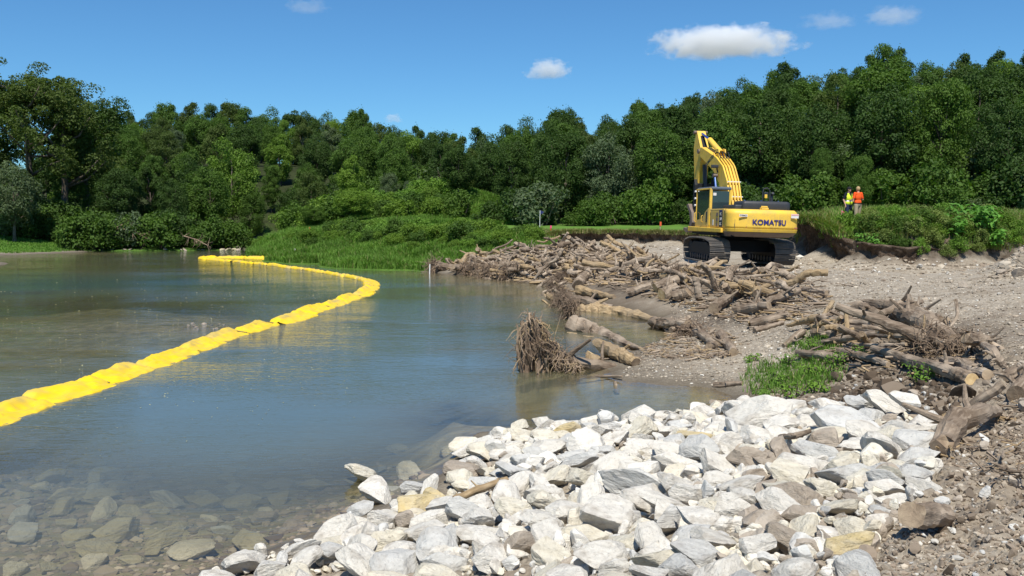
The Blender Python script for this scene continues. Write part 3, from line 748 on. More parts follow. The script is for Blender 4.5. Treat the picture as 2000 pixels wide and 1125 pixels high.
# weeds on the right-hand cut bank
made = []
RM = [(M_STRAW, "straw-green weed clump"), (M_STRAW, "straw-green weed clump"), (M_WEED, "bright green weed clump"), (M_WEED, "bright green weed clump"), (LEAF['bright'], "yellow-green weed clump"), (LEAF['mid'], "mid green weed clump")]
for row, (o0, o1, sc, where) in enumerate([(1.2, 2.6, (.45, .85), "along the top of the right cut bank"), (.35, 1.0, (.6, .95), "halfway down the right cut bank"), (.05, .4, (.45, .75), "at the foot of the right cut bank")]):
    spec = []
    for p in range((1608, 1625, 1690)[row], 2050, (9, 11, 26)[row]):
        base = np.interp(p, [1562, 1590, 1640, 1700, 1780, 1860, 1950, 2060], [45, 42.2, 39.2, 37.6, 37.2, 37.6, 38.5, 40]); spec.append((J(p, 4), base + rng.uniform(o0, o1)))
    shrub_row(spec, SHRUB_NEAR, sc, RM, where, "weeds")
# the big-leaved plant on the right bank
def big_plant(name, px, dist, ht, wd, seed, label, leaf=.24, n=420, m=None):
    rg = np.random.default_rng(seed); x, y = at_d(px, dist)[:2]; mb = MB()
    for k in range(max(7, int(wd * 9))):
        a = rg.uniform(0, 6.28); e = np.array([math.cos(a) * wd * .5 * rg.uniform(.2, 1), math.sin(a) * wd * .5 * rg.uniform(.2, 1), ht * rg.uniform(.55, 1.0)])
        b_ = np.array([e[0] * .3, e[1] * .3, -.1]); m_ = (b_ + e) / 2 + np.array([0, 0, .12 * ht])
        path = np.stack([b_, m_, e]); mb.add(*tube(path, [.014, .011, .005], 5), 1)
        u = rg.uniform(.25, 1.0, n // 8)[:, None]; P = (1 - u) ** 2 * b_ + 2 * u * (1 - u) * m_ + u * u * e
        D = rg.normal(size=P.shape); D[:, 2] = np.abs(D[:, 2]) * .6 + .1; P = P + D * leaf * .55 * np.array([1, 1, .4])
        v, f = leaf_quads(P, D * .4 + np.array([0, -.25, .9]) + rg.normal(0, .35, D.shape), rg.uniform(.7, 1.2, len(P)) * leaf, rg, .42); mb.add(v, f, 0)
    o = mb.obj(name, [m or M_BIGLEAF, M_TRUNK]); o.location = (x, y, H1(x, y) - .03)
    return tag(o, label, "plant")
big_plant("leafy_plant", 1905, 39.0, 1.35, 2.2, 1, "tall bright green big-leaved plant on the right bank near the gravel heap", .30)
big_plant("leafy_plant", 1862, 38.2, 1.0, 1.5, 2, "lower big-leaved plant left of the tallest one on the right bank", .26)
big_plant("leafy_plant", 1935, 38.6, 1.0, 1.4, 3, "big-leaved plant between the tallest one and the gravel heap", .26)
big_plant("leafy_plant", 1690, 37.9, .7, 1.1, 4, "light green leafy plant hanging over the bare dirt below the workers", .18)

# ------------------------------------------------------------ grass
def grass_obj(name, P, hts, wid, m, seed, label=None, lean=.45, dryp=None):
    rg = np.random.default_rng(seed); n = len(P)
    a = rg.uniform(0, 6.28, n); L = np.stack([np.cos(a), np.sin(a), np.zeros(n)], 1); b = a + 1.57 + rg.normal(0, .4, n); Wv = np.stack([np.cos(b), np.sin(b), np.zeros(n)], 1)
    h = hts[:, None]; w_ = (np.asarray(wid) * rg.uniform(.7, 1.3, n))[:, None]; ln = (lean * rg.uniform(.2, 1.3, n))[:, None]
    up = np.array([0, 0, 1.0])
    V = np.stack([P - Wv * w_ * .5, P + Wv * w_ * .5, P + up * h * .55 + L * h * ln * .3 + Wv * w_ * .4, P + up * h * .55 + L * h * ln * .3 - Wv * w_ * .4, P + up * h * (1 - ln * .25) + L * h * ln], 1).reshape(-1, 3)
    k = np.arange(n) * 5
    mb = MB(); mb.add(V, [np.stack([k, k + 1, k + 2, k + 3], 1), np.stack([k + 3, k + 2, k + 4], 1)])
    mi = np.zeros(2 * n, np.int32)
    if dryp is not None:
        dr = rg.uniform(size=n) < dryp; mi = np.concatenate([dr, dr]).astype(np.int32)
    mb.m = [mi]
    o = mb.obj(name, [m, M_DRY]); o["kind"] = "stuff"
    return o
def scatter(n, x0, x1, y0, y1, test):
    x = rng.uniform(x0, x1, n); y = rng.uniform(y0, y1, n); z, gr = ground_data(x, y)
    k = test(x, y, z, gr); return np.stack([x, y, z], 1)[k]
P = scatter(420000, -26, 4, 51, 96, lambda x, y, z, gr: (gr + fbm(x * .7, y * .7, seed=4) * .25 > .33) & (z > .03) & ~((x > -7.4) & (y > 61.5) & (y < 80)))
grass_obj("grass", P, rng.uniform(.22, .62, len(P)) * (1 + .8 * fbm(P[:, 0] * .5, P[:, 1] * .5, seed=6)), .045, M_GRASS, 1, lean=.6, dryp=.05)
P = scatter(170000, 10, 32, 36, 52, lambda x, y, z, gr: (gr + fbm(x * .9, y * .9, seed=4) * .3 > .35) & (y > np.interp(1000 + F * x / y, [1555, 1566, 1588, 1612, 1640, 1700, 1780, 1860, 1960, 2080], [47, 44, 42, 40.6, 39.2, 37.6, 37.2, 37.6, 38.6, 40.4])) & (y < 45 + rng.uniform(0, 5, len(x))))
grass_obj("grass", P, rng.uniform(.25, .78, len(P)), .030, M_GRASS, 2, lean=.6, dryp=.38)
P = scatter(70000, 0, 17, 44, 72, lambda x, y, z, gr: (gr > .55) & (y < np.interp(x, [2, 8, 13, 17], [66, 64, 58, 52]) + rng.uniform(0, 3, len(x))))
grass_obj("grass", P, rng.uniform(.15, .42, len(P)), .045, M_GRASS, 3, dryp=.55)
P = scatter(50000, -64, -30, 74, 92, lambda x, y, z, gr: (gr > .3) & (z > .1) & (x < -.488 * y))
grass_obj("grass", P, rng.uniform(.08, .22, len(P)), .06, M_GRASS, 4, dryp=.02)
c1 = on_z(1545, 745, .25); c2 = on_z(1590, 690, .5)
P = scatter(60000, 2.5, 8, 9, 19, lambda x, y, z, gr: (((x - c1[0]) / .85) ** 2 + ((y - c1[1]) / 1.5) ** 2 < rng.uniform(.25, 1.1, len(x))) | (((x - c2[0]) / .55) ** 2 + ((y - c2[1]) / 1.6) ** 2 < rng.uniform(.05, .7, len(x))))
grass_obj("grass", P, rng.uniform(.05, .17, len(P)) * (1 + .7 * fbm(P[:, 0] * 2.5, P[:, 1] * 2.5, seed=8)), .014, M_GRASS, 5, lean=.8, dryp=.05)
for k, (px, py, z, ht, wd, lab) in enumerate([(1470, 712, .25, .22, .35, "small weed tuft on the gravel left of the green grass patch"), (1590, 735, .4, .38, .6, "leafy weed at the top right of the green grass patch"), (1640, 715, .55, .35, .5, "leafy weed growing under the front log of the right pile"), (1810, 745, .85, .35, .5, "weed tuft on dark mud above the white rocks at right"), (1690, 690, .8, .25, .4, "little weed between two logs of the right pile"), (1520, 745, .3, .3, .6, "weed standing on the left part of the grass patch"), (1560, 770, .35, .3, .6, "weed at the lower edge of the grass patch by the rocks"), (1500, 770, .25, .22, .6, "low weed at the grass patch's lower left corner by the water"), (1600, 765, .4, .25, .5, "low weed at the grass patch's lower right corner on dark mud"), (1545, 715, .35, .3, .6, "weed in the upper middle of the green grass patch"), (1605, 690, .55, .3, .5, "weed at the top of the grass strip beside the logs")]):
    p = on_z(px, py, z); big_plant("weed", px, p[1], ht, wd, 20 + k, lab, .075, 180, M_WEED)

# ------------------------------------------------------------ the cut earth banks: dark topsoil, with the sod lip's overhang shade put into its colour
def shaded_soil_mat():
    m = mat("bank_soil_shaded", (.07, .05, .035), .95, 0, .1); t = NT(m); co = t.coord("Object"); n = t.noise(t.coord("Object", (1, 1, .6)), 2.4, 7, .7); n2 = t.noise(co, 9, 5, .7)
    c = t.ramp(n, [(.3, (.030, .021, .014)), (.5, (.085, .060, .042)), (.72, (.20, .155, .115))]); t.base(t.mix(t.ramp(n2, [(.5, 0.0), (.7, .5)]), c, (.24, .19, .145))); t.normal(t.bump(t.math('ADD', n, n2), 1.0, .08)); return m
M_SHADED_SOIL = shaded_soil_mat()
def bank(pts, label, seed):
    pts = np.array(pts, float); n = 260; u = np.linspace(0, len(pts) - 1, n); q = np.stack([np.interp(u, np.arange(len(pts)), pts[:, k]) for k in range(4)], 1)
    base = np.array([at_d(a, b) for a, b in q[:, :2]]); tg = np.gradient(base[:, :2], axis=0); tg /= np.linalg.norm(tg, axis=1)[:, None]; out = np.stack([tg[:, 1], -tg[:, 0]], 1)
    prof = [(.35, -.35), (.22, -.02), (.02, .10), (-.10, .30), (-.16, .50), (-.10, .70), (.06, .86), (.20, .96), (.18, 1.03), (-.05, 1.05), (-.9, 1.0)]; pr = np.stack([np.interp(np.linspace(0, 10, 30), np.arange(11), np.array(prof)[:, k]) for k in (0, 1)], 1)
    V = []; S_ = np.concatenate([[0], np.cumsum(np.linalg.norm(np.diff(base[:, :2], axis=0), axis=1))])
    for o_, h_ in pr:
        z = q[:, 2] + (q[:, 3] - q[:, 2]) * h_; amp = np.clip(1 - abs(h_ - .55) * 1.1, .1, 1)
        off = o_ * (q[:, 3] - q[:, 2]) * .55 + (fbm(S_ * 1.1, z * 1.3, oct=5, seed=seed, gain=.6) * .42 + np.abs(fbm(S_ * 3, z * .8, oct=3, seed=seed + 5)) * -.28) * amp
        V.append(np.concatenate([base[:, :2] + out * off[:, None], (z + fbm(S_ * 1.2, z * 0 + h_, oct=3, seed=seed + 9) * .10 * (h_ > .5))[:, None]], 1))
    V = np.array(V); m_ = len(pr); i, j = np.meshgrid(np.arange(m_ - 1), np.arange(n - 1), indexing='ij'); Q = np.stack([i * n + j, i * n + j + 1, (i + 1) * n + j + 1, (i + 1) * n + j], -1).reshape(-1, 4)
    o = MB().add(V.reshape(-1, 3), Q).obj("earth_bank", M_SHADED_SOIL, None, True); o["kind"] = "structure"; o["label"] = label
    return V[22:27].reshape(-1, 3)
LIP1 = bank([(1560, 48, 1.25, 2.7), (1557, 45.4, 1.25, 2.85), (1562, 43.2, 1.2, 2.95), (1586, 41.2, 1.2, 2.95), (1612, 39.9, 1.2, 2.7), (1640, 38.8, 1.2, 2.3), (1700, 37.4, 1.25, 2.1), (1780, 37.0, 1.25, 1.95), (1860, 37.8, 1.3, 1.8), (1960, 38.8, 1.3, 1.7), (2080, 40.5, 1.3, 1.7)], "shade-dark raw earth face of the right bank", 3)
LIP2 = bank([(1064, 61.5, 1.3, 1.75), (1085, 62, 1.3, 2.05), (1150, 63.8, 1.32, 2.08), (1250, 61.8, 1.32, 2.08), (1340, 59.8, 1.32, 2.06), (1420, 56.8, 1.32, 2.06), (1490, 53.5, 1.3, 2.1), (1545, 50.5, 1.3, 2.3), (1568, 49, 1.3, 2.6)], "low shade-dark cut bank with dry grass lip behind the gravel pad", 8)
for L_, hh_, nn, sd_, dp in ((LIP1[LIP1[:, 1] > 38.6], (.25, .6), 9000, 21, .45), (LIP2, (.18, .42), 16000, 22, .75)):
    P = L_[rng.integers(0, len(L_), nn)] + rng.normal(0, .12, (nn, 3)) * [1, 1, .25]; P[:, 1] += .1
    grass_obj("grass", P, rng.uniform(*hh_, nn), .035, M_GRASS, sd_, lean=.9, dryp=dp)
# ------------------------------------------------------------ where a line of sight meets the ground
_tt = np.geomspace(3.2, 140, 900)
def hit(px, py, off=0.0):
    px = np.atleast_1d(np.asarray(px, float)); py = np.atleast_1d(np.asarray(py, float)); off = np.broadcast_to(off, px.shape)
    out = np.zeros((len(px), 3))
    for k in range(len(px)):
        r_ = ray(px[k], py[k]); P = np.outer(_tt / r_[1], r_); P[:, 2] += CAM_Z
        h = H_fast(P[:, 0], P[:, 1]) + off[k]
        s = np.nonzero(P[:, 2] < h)[0]; i = s[0] if len(s) else len(_tt) - 1
        if i > 0:
            a, b = P[i - 1, 2] - h[i - 1], P[i, 2] - h[i]; f = a / (a - b + 1e-9); out[k] = P[i - 1] + (P[i] - P[i - 1]) * np.clip(f, 0, 1)
        else: out[k] = P[i]
    return out
_ly = np.geomspace(3, 160, 500); _lt = np.linspace(-.75, .85, 420)
_LX = _ly[:, None] * _lt; _LZ = H(_LX.ravel(), np.repeat(_ly, len(_lt))).reshape(len(_ly), -1)
def H_fast(x, y):
    x = np.asarray(x, float); y = np.asarray(y, float)
    a = np.log(np.clip(y, 3.001, 159) / 3) / math.log(160 / 3) * (len(_ly) - 1); b = (np.clip(x / np.maximum(y, .1), -.749, .849) + .75) / 1.6 * (len(_lt) - 1)
    i = np.clip(a.astype(int), 0, len(_ly) - 2); j = np.clip(b.astype(int), 0, len(_lt) - 2); fa, fb = a - i, b - j
    return (_LZ[i, j] * (1 - fb) + _LZ[i, j + 1] * fb) * (1 - fa) + (_LZ[i + 1, j] * (1 - fb) + _LZ[i + 1, j + 1] * fb) * fa

# ------------------------------------------------------------ limestone blocks
def stone_mat(name, a, b, vein, dirt=.3, veinamt=.6):
    m = mat(name, a, .88, 0, .2); t = NT(m); co = t.coord("Object")
    n = t.noise(co, 1.7, 6, .62, .6); n2 = t.noise(t.coord("Object", (1, 1, 3.2)), 3.4, 7, .7, .8); n3 = t.noise(co, 15, 5, .7)
    c = t.mix(t.ramp(n, [(.36, 0.0), (.64, 1.0)]), a, b)
    c = t.mix(t.math('MULTIPLY', t.ramp(n2, [(.52, 0.0), (.66, 1.0)]), veinamt), c, vein)
    c = t.mix(t.math('MULTIPLY', t.ramp(n3, [(.56, 0.0), (.70, 1.0)]), .6), c, tuple(x * .5 for x in vein))
    c = t.mix(t.math('MULTIPLY', t.ramp(t.noise(co, 2.6, 5, .65), [(.50, 0.0), (.64, 1.0)]), dirt), c, (.24, .19, .14))
    c = t.mix(t.math('MULTIPLY', t.rand(), .25), c, (a[0] * .78, a[1] * .77, a[2] * .74))
    t.base(c); h = t.math('ADD', t.math('MULTIPLY', n2, 1.0), t.math('MULTIPLY', n3, .35)); t.normal(t.bump(h, 1.0, .035)); return m
STONE = {'white': stone_mat("limestone_white", (.66, .62, .545), (.72, .69, .625), (.49, .46, .41), .45, .45), 'grey': stone_mat("limestone_grey", (.54, .53, .495), (.63, .615, .575), (.42, .42, .41), .3, .45),
         'cream': stone_mat("limestone_cream", (.66, .60, .47), (.72, .68, .58), (.48, .41, .31), .3, .4), 'yellow': stone_mat("limestone_yellow", (.60, .47, .23), (.64, .56, .40), (.36, .27, .15)),
         'brown': stone_mat("limestone_brown", (.36, .30, .235), (.46, .40, .33), (.23, .18, .13)), 'sunken': stone_mat("limestone_sunken", (.48, .42, .27), (.56, .52, .38), (.34, .30, .19), .3)}
def rock_mesh(seed, sub=4):
    rg = np.random.default_rng(seed); v, f = ico(sub, 1.0)
    for k in range(rg.integers(13, 20)):
        nrm = rg.normal(size=3); nrm /= np.linalg.norm(nrm); o = rg.uniform(.46, .80)
        dd = v @ nrm - o; v = v - np.clip(dd, 0, None)[:, None] * nrm * .97
    v = v * np.array([1, rg.uniform(.62, .9), rg.uniform(.46, .72)])
    n = v / np.linalg.norm(v, axis=1)[:, None]
    a = fbm(v[:, 0] * 1.6 + seed * 3, v[:, 1] * 1.6, v[:, 2] * 2.4, 4, seed, .55); b = np.abs(fbm(v[:, 0] * 4 + seed, v[:, 1] * 4, v[:, 2] * 9, 4, seed + 7, .6))
    v = v + n * (a * .07 - b * .06)[:, None]
    v /= np.abs(v[:, 0]).max() * 2
    return MB().add(v, f).mesh("boulder", STONE['white'], False)
ROCKS = [rock_mesh(500 + k) for k in range(16)]
rocks = []
def rock(p, s, tint, me=None, tilt=.26, name="boulder"):
    o = link(name, me or ROCKS[rng.integers(len(ROCKS))]); o.location = p; o.scale = (s * rng.uniform(.95, 1.15), s * rng.uniform(.9, 1.1), s * rng.uniform(.62, 1.0))
    o.rotation_euler = (rng.normal(0, tilt), rng.normal(0, tilt), rng.uniform(0, 6.28))
    o.material_slots[0].link = 'OBJECT'; o.material_slots[0].material = STONE[tint]; return o
named = [(712, 926, 58, 'cream', "cream block standing in the water, farthest left tip of the rock bank"), (735, 962, 80, 'white', "white rounded block in the shallows just below the cream tip block"), (812, 964, 66, 'grey', "grey angular block with a dark face at the water's edge"), (848, 986, 84, 'yellow', "yellowish smooth block right of the grey angular one at the water"),
         (706, 1006, 58, 'grey', "small grey pointed block alone at the waterline"), (726, 1050, 70, 'white', "flat white block half under water below the grey pointed one"), (918, 864, 34, 'white', "small white block at the outer corner of the rock bank"), (942, 898, 84, 'cream', "knobbly cream block at the bend of the waterline"), (1062, 838, 56, 'white', "white dome-shaped block on the rock bank's far edge by the pool"),
         (1105, 850, 62, 'yellow', "yellow stained block beside the white dome-shaped one"), (1160, 838, 70, 'white', "white flat-topped block on the far edge under the root wad's reflection"), (1352, 872, 112, 'yellow', "largest pale yellow flat slab of the rock bank"), (1240, 975, 170, 'grey', "long grey overhanging slab in the middle of the rock bank"), (1200, 1040, 150, 'white', "broad white boulder below the grey overhanging slab"),
         (1480, 842, 130, 'white', "very large white boulder at the back of the rock bank below the grass"), (1610, 805, 84, 'white', "white slab against the lower edge of the green grass patch"), (1740, 815, 112, 'white', "flat white slab at the far right top of the rock bank"), (1822, 856, 84, 'white', "white block pressed against the pale split log"), (1660, 850, 140, 'grey', "wide grey boulder near the top right of the rock bank"),
         (1660, 1082, 120, 'yellow', "yellow stone sunk in dirt at the lower right"), (1790, 940, 90, 'grey', "grey cracked block at the right border of the rock bank"), (1730, 955, 76, 'grey', "grey upright block with a dark crack to its right"), (1720, 1015, 64, 'grey', "bluish grey pointed stone beside the brown log stub"), (1640, 1000, 96, 'cream', "cream boulder half buried in brown dirt"),
         (920, 1020, 100, 'grey', "tilted grey slab with a deep shadow under its right side"), (840, 1035, 90, 'white', "big white boulder with a brown right flank near the water"), (1180, 890, 60, 'grey', "grey upright block in the upper middle of the rock bank"), (1320, 880, 66, 'grey', "grey block tucked left of the big yellow slab"), (1540, 1070, 90, 'brown', "dirt-covered brown block in the lower right of the bank")]
placed = []
for px, py, wpx, tint, lab in named:
    p = hit(px, py)[0]; s = wpx / F * p[1] * 1.08; p[2] = H1(p[0], p[1]) + s * .16
    if p[2] < s * .13: p = on_z(px, py, s * .13)
    o = rock(p, s, tint, tilt=.22); tag(o, lab, "rock", "limestone blocks of the rock bank"); placed.append((p[0], p[1], s))
poly = [(370, 1150), (440, 1112), (560, 1092), (640, 1075), (700, 1030), (780, 1000), (800, 970), (880, 965), (905, 930), (905, 880), (940, 858), (1060, 842), (1150, 832), (1300, 818), (1420, 798), (1500, 795), (1600, 808), (1700, 800), (1790, 812), (1850, 850), (1800, 920), (1830, 960), (1770, 1000), (1700, 1030), (1640, 1060), (1700, 1125), (1750, 1220), (400, 1250)]
wp = hit([p[0] for p in poly], [min(p[1], 1250) for p in poly])
cand = []
tries = 0
while tries < 26000:
    tries += 1
    u = 1 - tries / 26000.0
    s = .15 + .36 * u ** 1.5 * rng.uniform(.7, 1.2)
    x = rng.uniform(-3.4, 5.6); y = rng.uniform(4.2, 13.4)
    s = min(s, .060 * y)
    if not in_poly(np.array([x]), np.array([y]), wp)[0]: continue
    if any((x - a) ** 2 + (y - b) ** 2 < (.37 * (s + c)) ** 2 for a, b, c in placed): continue
    placed.append((x, y, s)); cand.append((x, y, s))
    if len(cand) >= 268: break
ca = np.array(cand); cz = H(ca[:, 0], ca[:, 1])
# zones of the bank told by what lies beside them
pxr, pyr = to_px(np.stack([ca[:, 0], ca[:, 1], cz], 1))
groups = {}
for (x, y, s), z, px, py in zip(cand, cz, pxr, pyr):
    dirty = px > 1480 + rng.normal(0, 60) and py > 900
    tint = rng.choice(['white', 'grey', 'cream', 'yellow', 'brown'], p=[.58, .19, .19, .01, .03] if not dirty else [.34, .27, .25, .03, .11])
    o = rock((x, y, z + s * (rng.uniform(.10, .26) if not dirty else rng.uniform(-.05, .14))), s, tint)
    size = "large" if s > .40 else "middling" if s > .27 else "small"
    edge = "along the water's edge" if z < .22 else "along the pool-side edge" if y > 10.2 else "at the right border" if px > 1560 else "along the photo's lower edge" if py > 1010 else "in the middle of the bank"
    groups.setdefault((size, tint, edge), []).append((px, o))
for (size, tint, edge), L in groups.items():
    L.sort(key=lambda a: a[0])
    for k, (px, o) in enumerate(L): tag(o, f"{size} {tint} limestone block, " + (f"{nth(k)} from left {edge}" if len(L) > 1 else f"only one {edge}"), "rock", "limestone blocks of the rock bank")
# blocks under the water
L = []
for k in range(75):
    for _ in range(50):
        px, py = rng.uniform(-40, 900), rng.uniform(880, 1125)
        p = hit(px, py)[0]
        if p[2] < -.10 and p[1] > 5.5 and all((p[0] - a) ** 2 + (p[1] - b) ** 2 > (.42 * c + .16) ** 2 for a, b, c in placed): break
    s = rng.uniform(.2, .58); placed.append((p[0], p[1], s)); p[2] = min(p[2] + s * .12, -.07 - s * .27)
    L.append((px, rock(p, s, rng.choice(['sunken', 'cream', 'grey', 'brown'], p=[.5, .2, .15, .15]), tilt=.15, name="sunken_boulder")))
L.sort(key=lambda a: a[0])
for k, (px, o) in enumerate(L): tag(o, f"algae-tinted stone seen through the shallow water, {nth(k)} from the left", "rock", "stones under the shallow water")
for k, (px, py, sz) in enumerate([(872, 830, .5), (912, 838, .45), (884, 797, .6), (850, 838, .4), (830, 925, .5)]):
    p = hit(px, py)[0]; p[2] = -.12 - sz * .38; tag(rock(p, sz, 'sunken', tilt=.1, name="sunken_boulder"), f"pale flat stone under the water off the rock bank's corner, {nth(k)} placed outward" if False else ["pale flat stone under water nearest the rock bank's outer corner", "pale stone under water touching the rock bank's outer corner", "wide yellowish stone under deeper water beyond the rock bank's corner", "smaller pale stone under water left of the rock bank's corner", "pale stone under water between the two waterline blocks and the bank"][k], "rock", "stones under the shallow water")
# stones of the far shore and of the riffle
L = []
for k in range(20):
    px = rng.uniform(165, 470); p = at_d(px, np.interp(px, [150, 200, 300, 400, 470], [83, 86, 86, 87, 89]) + rng.uniform(-.5, .3)); p[2] = max(H1(p[0], p[1]), 0) + .02
    L.append((px, rock(p, rng.uniform(.25, .7), rng.choice(['brown', 'brown', 'sunken']), name="shore_stone")))
L.sort(key=lambda a: a[0])
for k, (px, o) in enumerate(L): tag(o, f"pale stone at the far left waterline under the bushes, {nth(k)} from the left", "stone", "stones at the far left waterline")
L = []
for k in range(16):
    px = rng.uniform(368, 442); p = on_z(px, rng.uniform(630, 643), 0.0); p[2] = -.02
    L.append((px, rock(p, rng.uniform(.06, .17), 'brown', name="riffle_stone")))
L.sort(key=lambda a: a[0])
for k, (px, o) in enumerate(L): tag(o, f"dark wet stone breaking the river surface behind the yellow curtain, {nth(k)} from the left", "stone", "stones breaking the river surface")
for px, py, s, lab in [(1795, 523, .42, "grey stone lying at the foot of the weedy cut bank"), (1955, 535, .5, "dark clod of earth in front of the gravel heap"), (1990, 540, .6, "large dark clod at the right edge by the gravel heap"), (1755, 527, .25, "small brown stone on the gravel left of the grey stone"), (1415, 672, .25, "pale round stone on the gravel beach behind the grass patch"), (1880, 562, .35, "brown clod on the gravel track")]:
    p = hit(px, py)[0]; tag(rock(p + np.array([0, 0, s * .12]), s, 'brown' if 'grey' not in lab and 'pale' not in lab else 'grey', name="stone"), lab, "stone")

# ------------------------------------------------------------ gravel, clods and litter that nobody could count
def M_gr(n, c): 
    m = mat(n, c, .95, 0, .1); t = NT(m); q = t.new("ShaderNodeNewGeometry").outputs["Random Per Island"]; t.base(t.mix(q, tuple(x * .6 for x in c), tuple(x * 1.25 for x in c))); return m
GM = [M_gr("gravel_brown", (.33, .275, .21)), M_gr("gravel_grey", (.42, .365, .29)), M_gr("gravel_white", (.58, .55, .49)), M_gr("clod_earth", (.25, .20, .152)), M_gr("clod_dark", (.10, .075, .054))]
iv, if_ = ico(1, 1.0); if_ = if_[0]
def stones(name, P, s, mi, seed, mats, fl=.6):
    rg = np.random.default_rng(seed); n = len(P); V = iv[None] * rg.uniform(.65, 1.3, (n, len(iv), 1)); V = V * s[:, None, None] * rg.uniform(.6, 1.1, (n, 1, 3)) * np.array([1, 1, fl])
    a = rg.uniform(0, 6.28, n); ca_, sa_ = np.cos(a)[:, None], np.sin(a)[:, None]
    V = np.stack([V[..., 0] * ca_ - V[..., 1] * sa_, V[..., 0] * sa_ + V[..., 1] * ca_, V[..., 2]], -1) + P[:, None, :]
    f = (if_[None] + (np.arange(n) * len(iv))[:, None, None]).reshape(-1, 3)
    o = MB().add(V.reshape(-1, 3), f, np.repeat(mi, len(if_))).obj(name, mats); o["kind"] = "stuff"; return o
def px_scatter(n, pl):
    pl = np.array(pl); Q = []
    while len(Q) < n:
        a = rng.uniform(pl[:, 0].min(), pl[:, 0].max(), n * 2); b = rng.uniform(pl[:, 1].min(), pl[:, 1].max(), n * 2); k = in_poly(a, b, pl); Q += list(zip(a[k], b[k]))
    Q = np.array(Q[:n]); P = hit_fast(Q[:, 0], Q[:, 1]); return P
def hit_fast(px, py):
    px = np.asarray(px); py = np.asarray(py); a, b = (px - 1000) / F, (562.5 - py) / F
    dx, dy, dz = a, CP + b * SP, -SP + b * CP; lo = np.full(len(px), 3.2); hi = np.full(len(px), 140.0); done = np.zeros(len(px), bool); cur = lo.copy()
    prev = lo.copy(); res = hi.copy()
    for t_ in _tt[::2]:
        below = (CAM_Z + dz / dy * t_) < H_fast(dx / dy * t_, np.full(len(px), t_)); new = below & ~done
        res[new] = (t_ + prev[new]) / 2; done |= below; prev[:] = t_
        if done.all(): break
    x, y = dx / dy * res, res; return np.stack([x, y, H_fast(x, y)], 1)
track = [(1200, 600), (1560, 520), (1990, 545), (2020, 600), (2020, 760), (1950, 720), (1700, 600), (1600, 640), (1480, 700), (1560, 640)]
bench = [(1240, 690), (1330, 640), (1290, 570), (1400, 585), (1640, 600), (1550, 690), (1460, 745), (1400, 752), (1210, 735)]
right = [(1700, 1125), (1640, 1060), (1830, 960), (1850, 850), (1900, 760), (2010, 700), (2010, 1130)]
P = np.concatenate([px_scatter(5200, [(1450, 525), (1990, 545), (2020, 760), (1950, 720), (1700, 590), (1560, 600), (1450, 560)]), px_scatter(4200, bench)])
s = P[:, 1] * np.exp(rng.normal(math.log(.0010), .45, len(P))); stones("gravel", P + np.array([0, 0, .004]), s, rng.choice([0, 1, 2, 3], len(P), p=[.40, .40, .08, .12]), 5, GM)
P = px_scatter(5200, right); s = np.minimum(P[:, 1] * np.exp(rng.normal(math.log(.0017), .5, len(P))), .026); stones("gravel", P, s, rng.choice([0, 1, 2, 3], len(P), p=[.36, .15, .04, .45]), 6, GM, .75)
P = px_scatter(900, [(1440, 780), (1500, 740), (1640, 700), (1900, 760), (1800, 800), (1620, 800)]); s = np.minimum(P[:, 1] * np.exp(rng.normal(math.log(.0026), .5, len(P))), .05); stones("clods", P, s, rng.choice([0, 1, 3, 4], len(P), p=[.15, .07, .28, .50]), 7, GM, .8)
SMALL = [rock_mesh(560 + k, 3) for k in range(5)] + [rock_mesh(570 + k, 2) for k in range(5)]
SM = []
for me in SMALL:
    a = np.zeros(len(me.vertices) * 3, np.float32); me.vertices.foreach_get("co", a); b = np.zeros(len(me.polygons) * 3, np.int32); me.polygons.foreach_get("vertices", b); SM.append((a.reshape(-1, 3).astype(float), b.reshape(-1, 3)))
P = px_scatter(2600, [(400, 1124), (700, 1030), (900, 960), (930, 860), (1150, 835), (1420, 800), (1780, 815), (1840, 900), (1780, 1000), (1640, 1124)]); mb = MB()
for p in P:
    s = p[1] * math.exp(rng.normal(math.log(.0125), .5)); v, f = SM[rng.integers(0, 5) if s > .09 else rng.integers(5, 10)]; R_ = np.array(Euler((rng.uniform(0, 6.28), rng.normal(0, .5), rng.uniform(0, 6.28))).to_matrix())
    pp, _q = to_px(p); mb.add((v * s) @ R_.T + p + np.array([0, 0, s * .22]), f, int(rng.choice([0, 1, 2, 3], p=[.5, .22, .2, .08] if pp < 1450 else [.2, .2, .25, .35])))
o = mb.obj("rubble", [STONE['white'], STONE['grey'], STONE['cream'], STONE['brown']]); o["kind"] = "stuff"
P = px_scatter(800, [(1925, 545), (2005, 475), (2005, 545)]); s = P[:, 1] * np.exp(rng.normal(math.log(.0018), .5, len(P))); stones("gravel", P, s, rng.choice([0, 1, 3], len(P), p=[.5, .35, .15]), 9, GM)
P = px_scatter(1500, [(1060, 480), (1340, 478), (1345, 520), (1560, 505), (1990, 515), (1990, 540), (1500, 530), (1330, 525), (1200, 500), (1000, 490)]); s = P[:, 1] * np.exp(rng.normal(math.log(.0014), .5, len(P))); stones("gravel", P, s, rng.choice([0, 1, 2, 3], len(P), p=[.4, .3, .1, .2]), 10, GM)
P = np.concatenate([px_scatter(620, right), px_scatter(420, [(1620, 800), (1640, 720), (1760, 735), (1900, 770), (1840, 830), (1700, 805)])]); mb = MB()
for k, p in enumerate(P):
    s = p[1] * math.exp(rng.normal(math.log(.0065), .5)); v, f = SM[rng.integers(0, 10)]; R_ = np.array(Euler((rng.uniform(0, 6.28), rng.normal(0, .5), rng.uniform(0, 6.28))).to_matrix()); mb.add((v * s) @ R_.T + p + np.array([0, 0, s * .1]), f, int(rng.choice([0, 1, 2, 3], p=[.50, .12, .26, .12] if k < 620 else [.2, .66, .06, .08])))
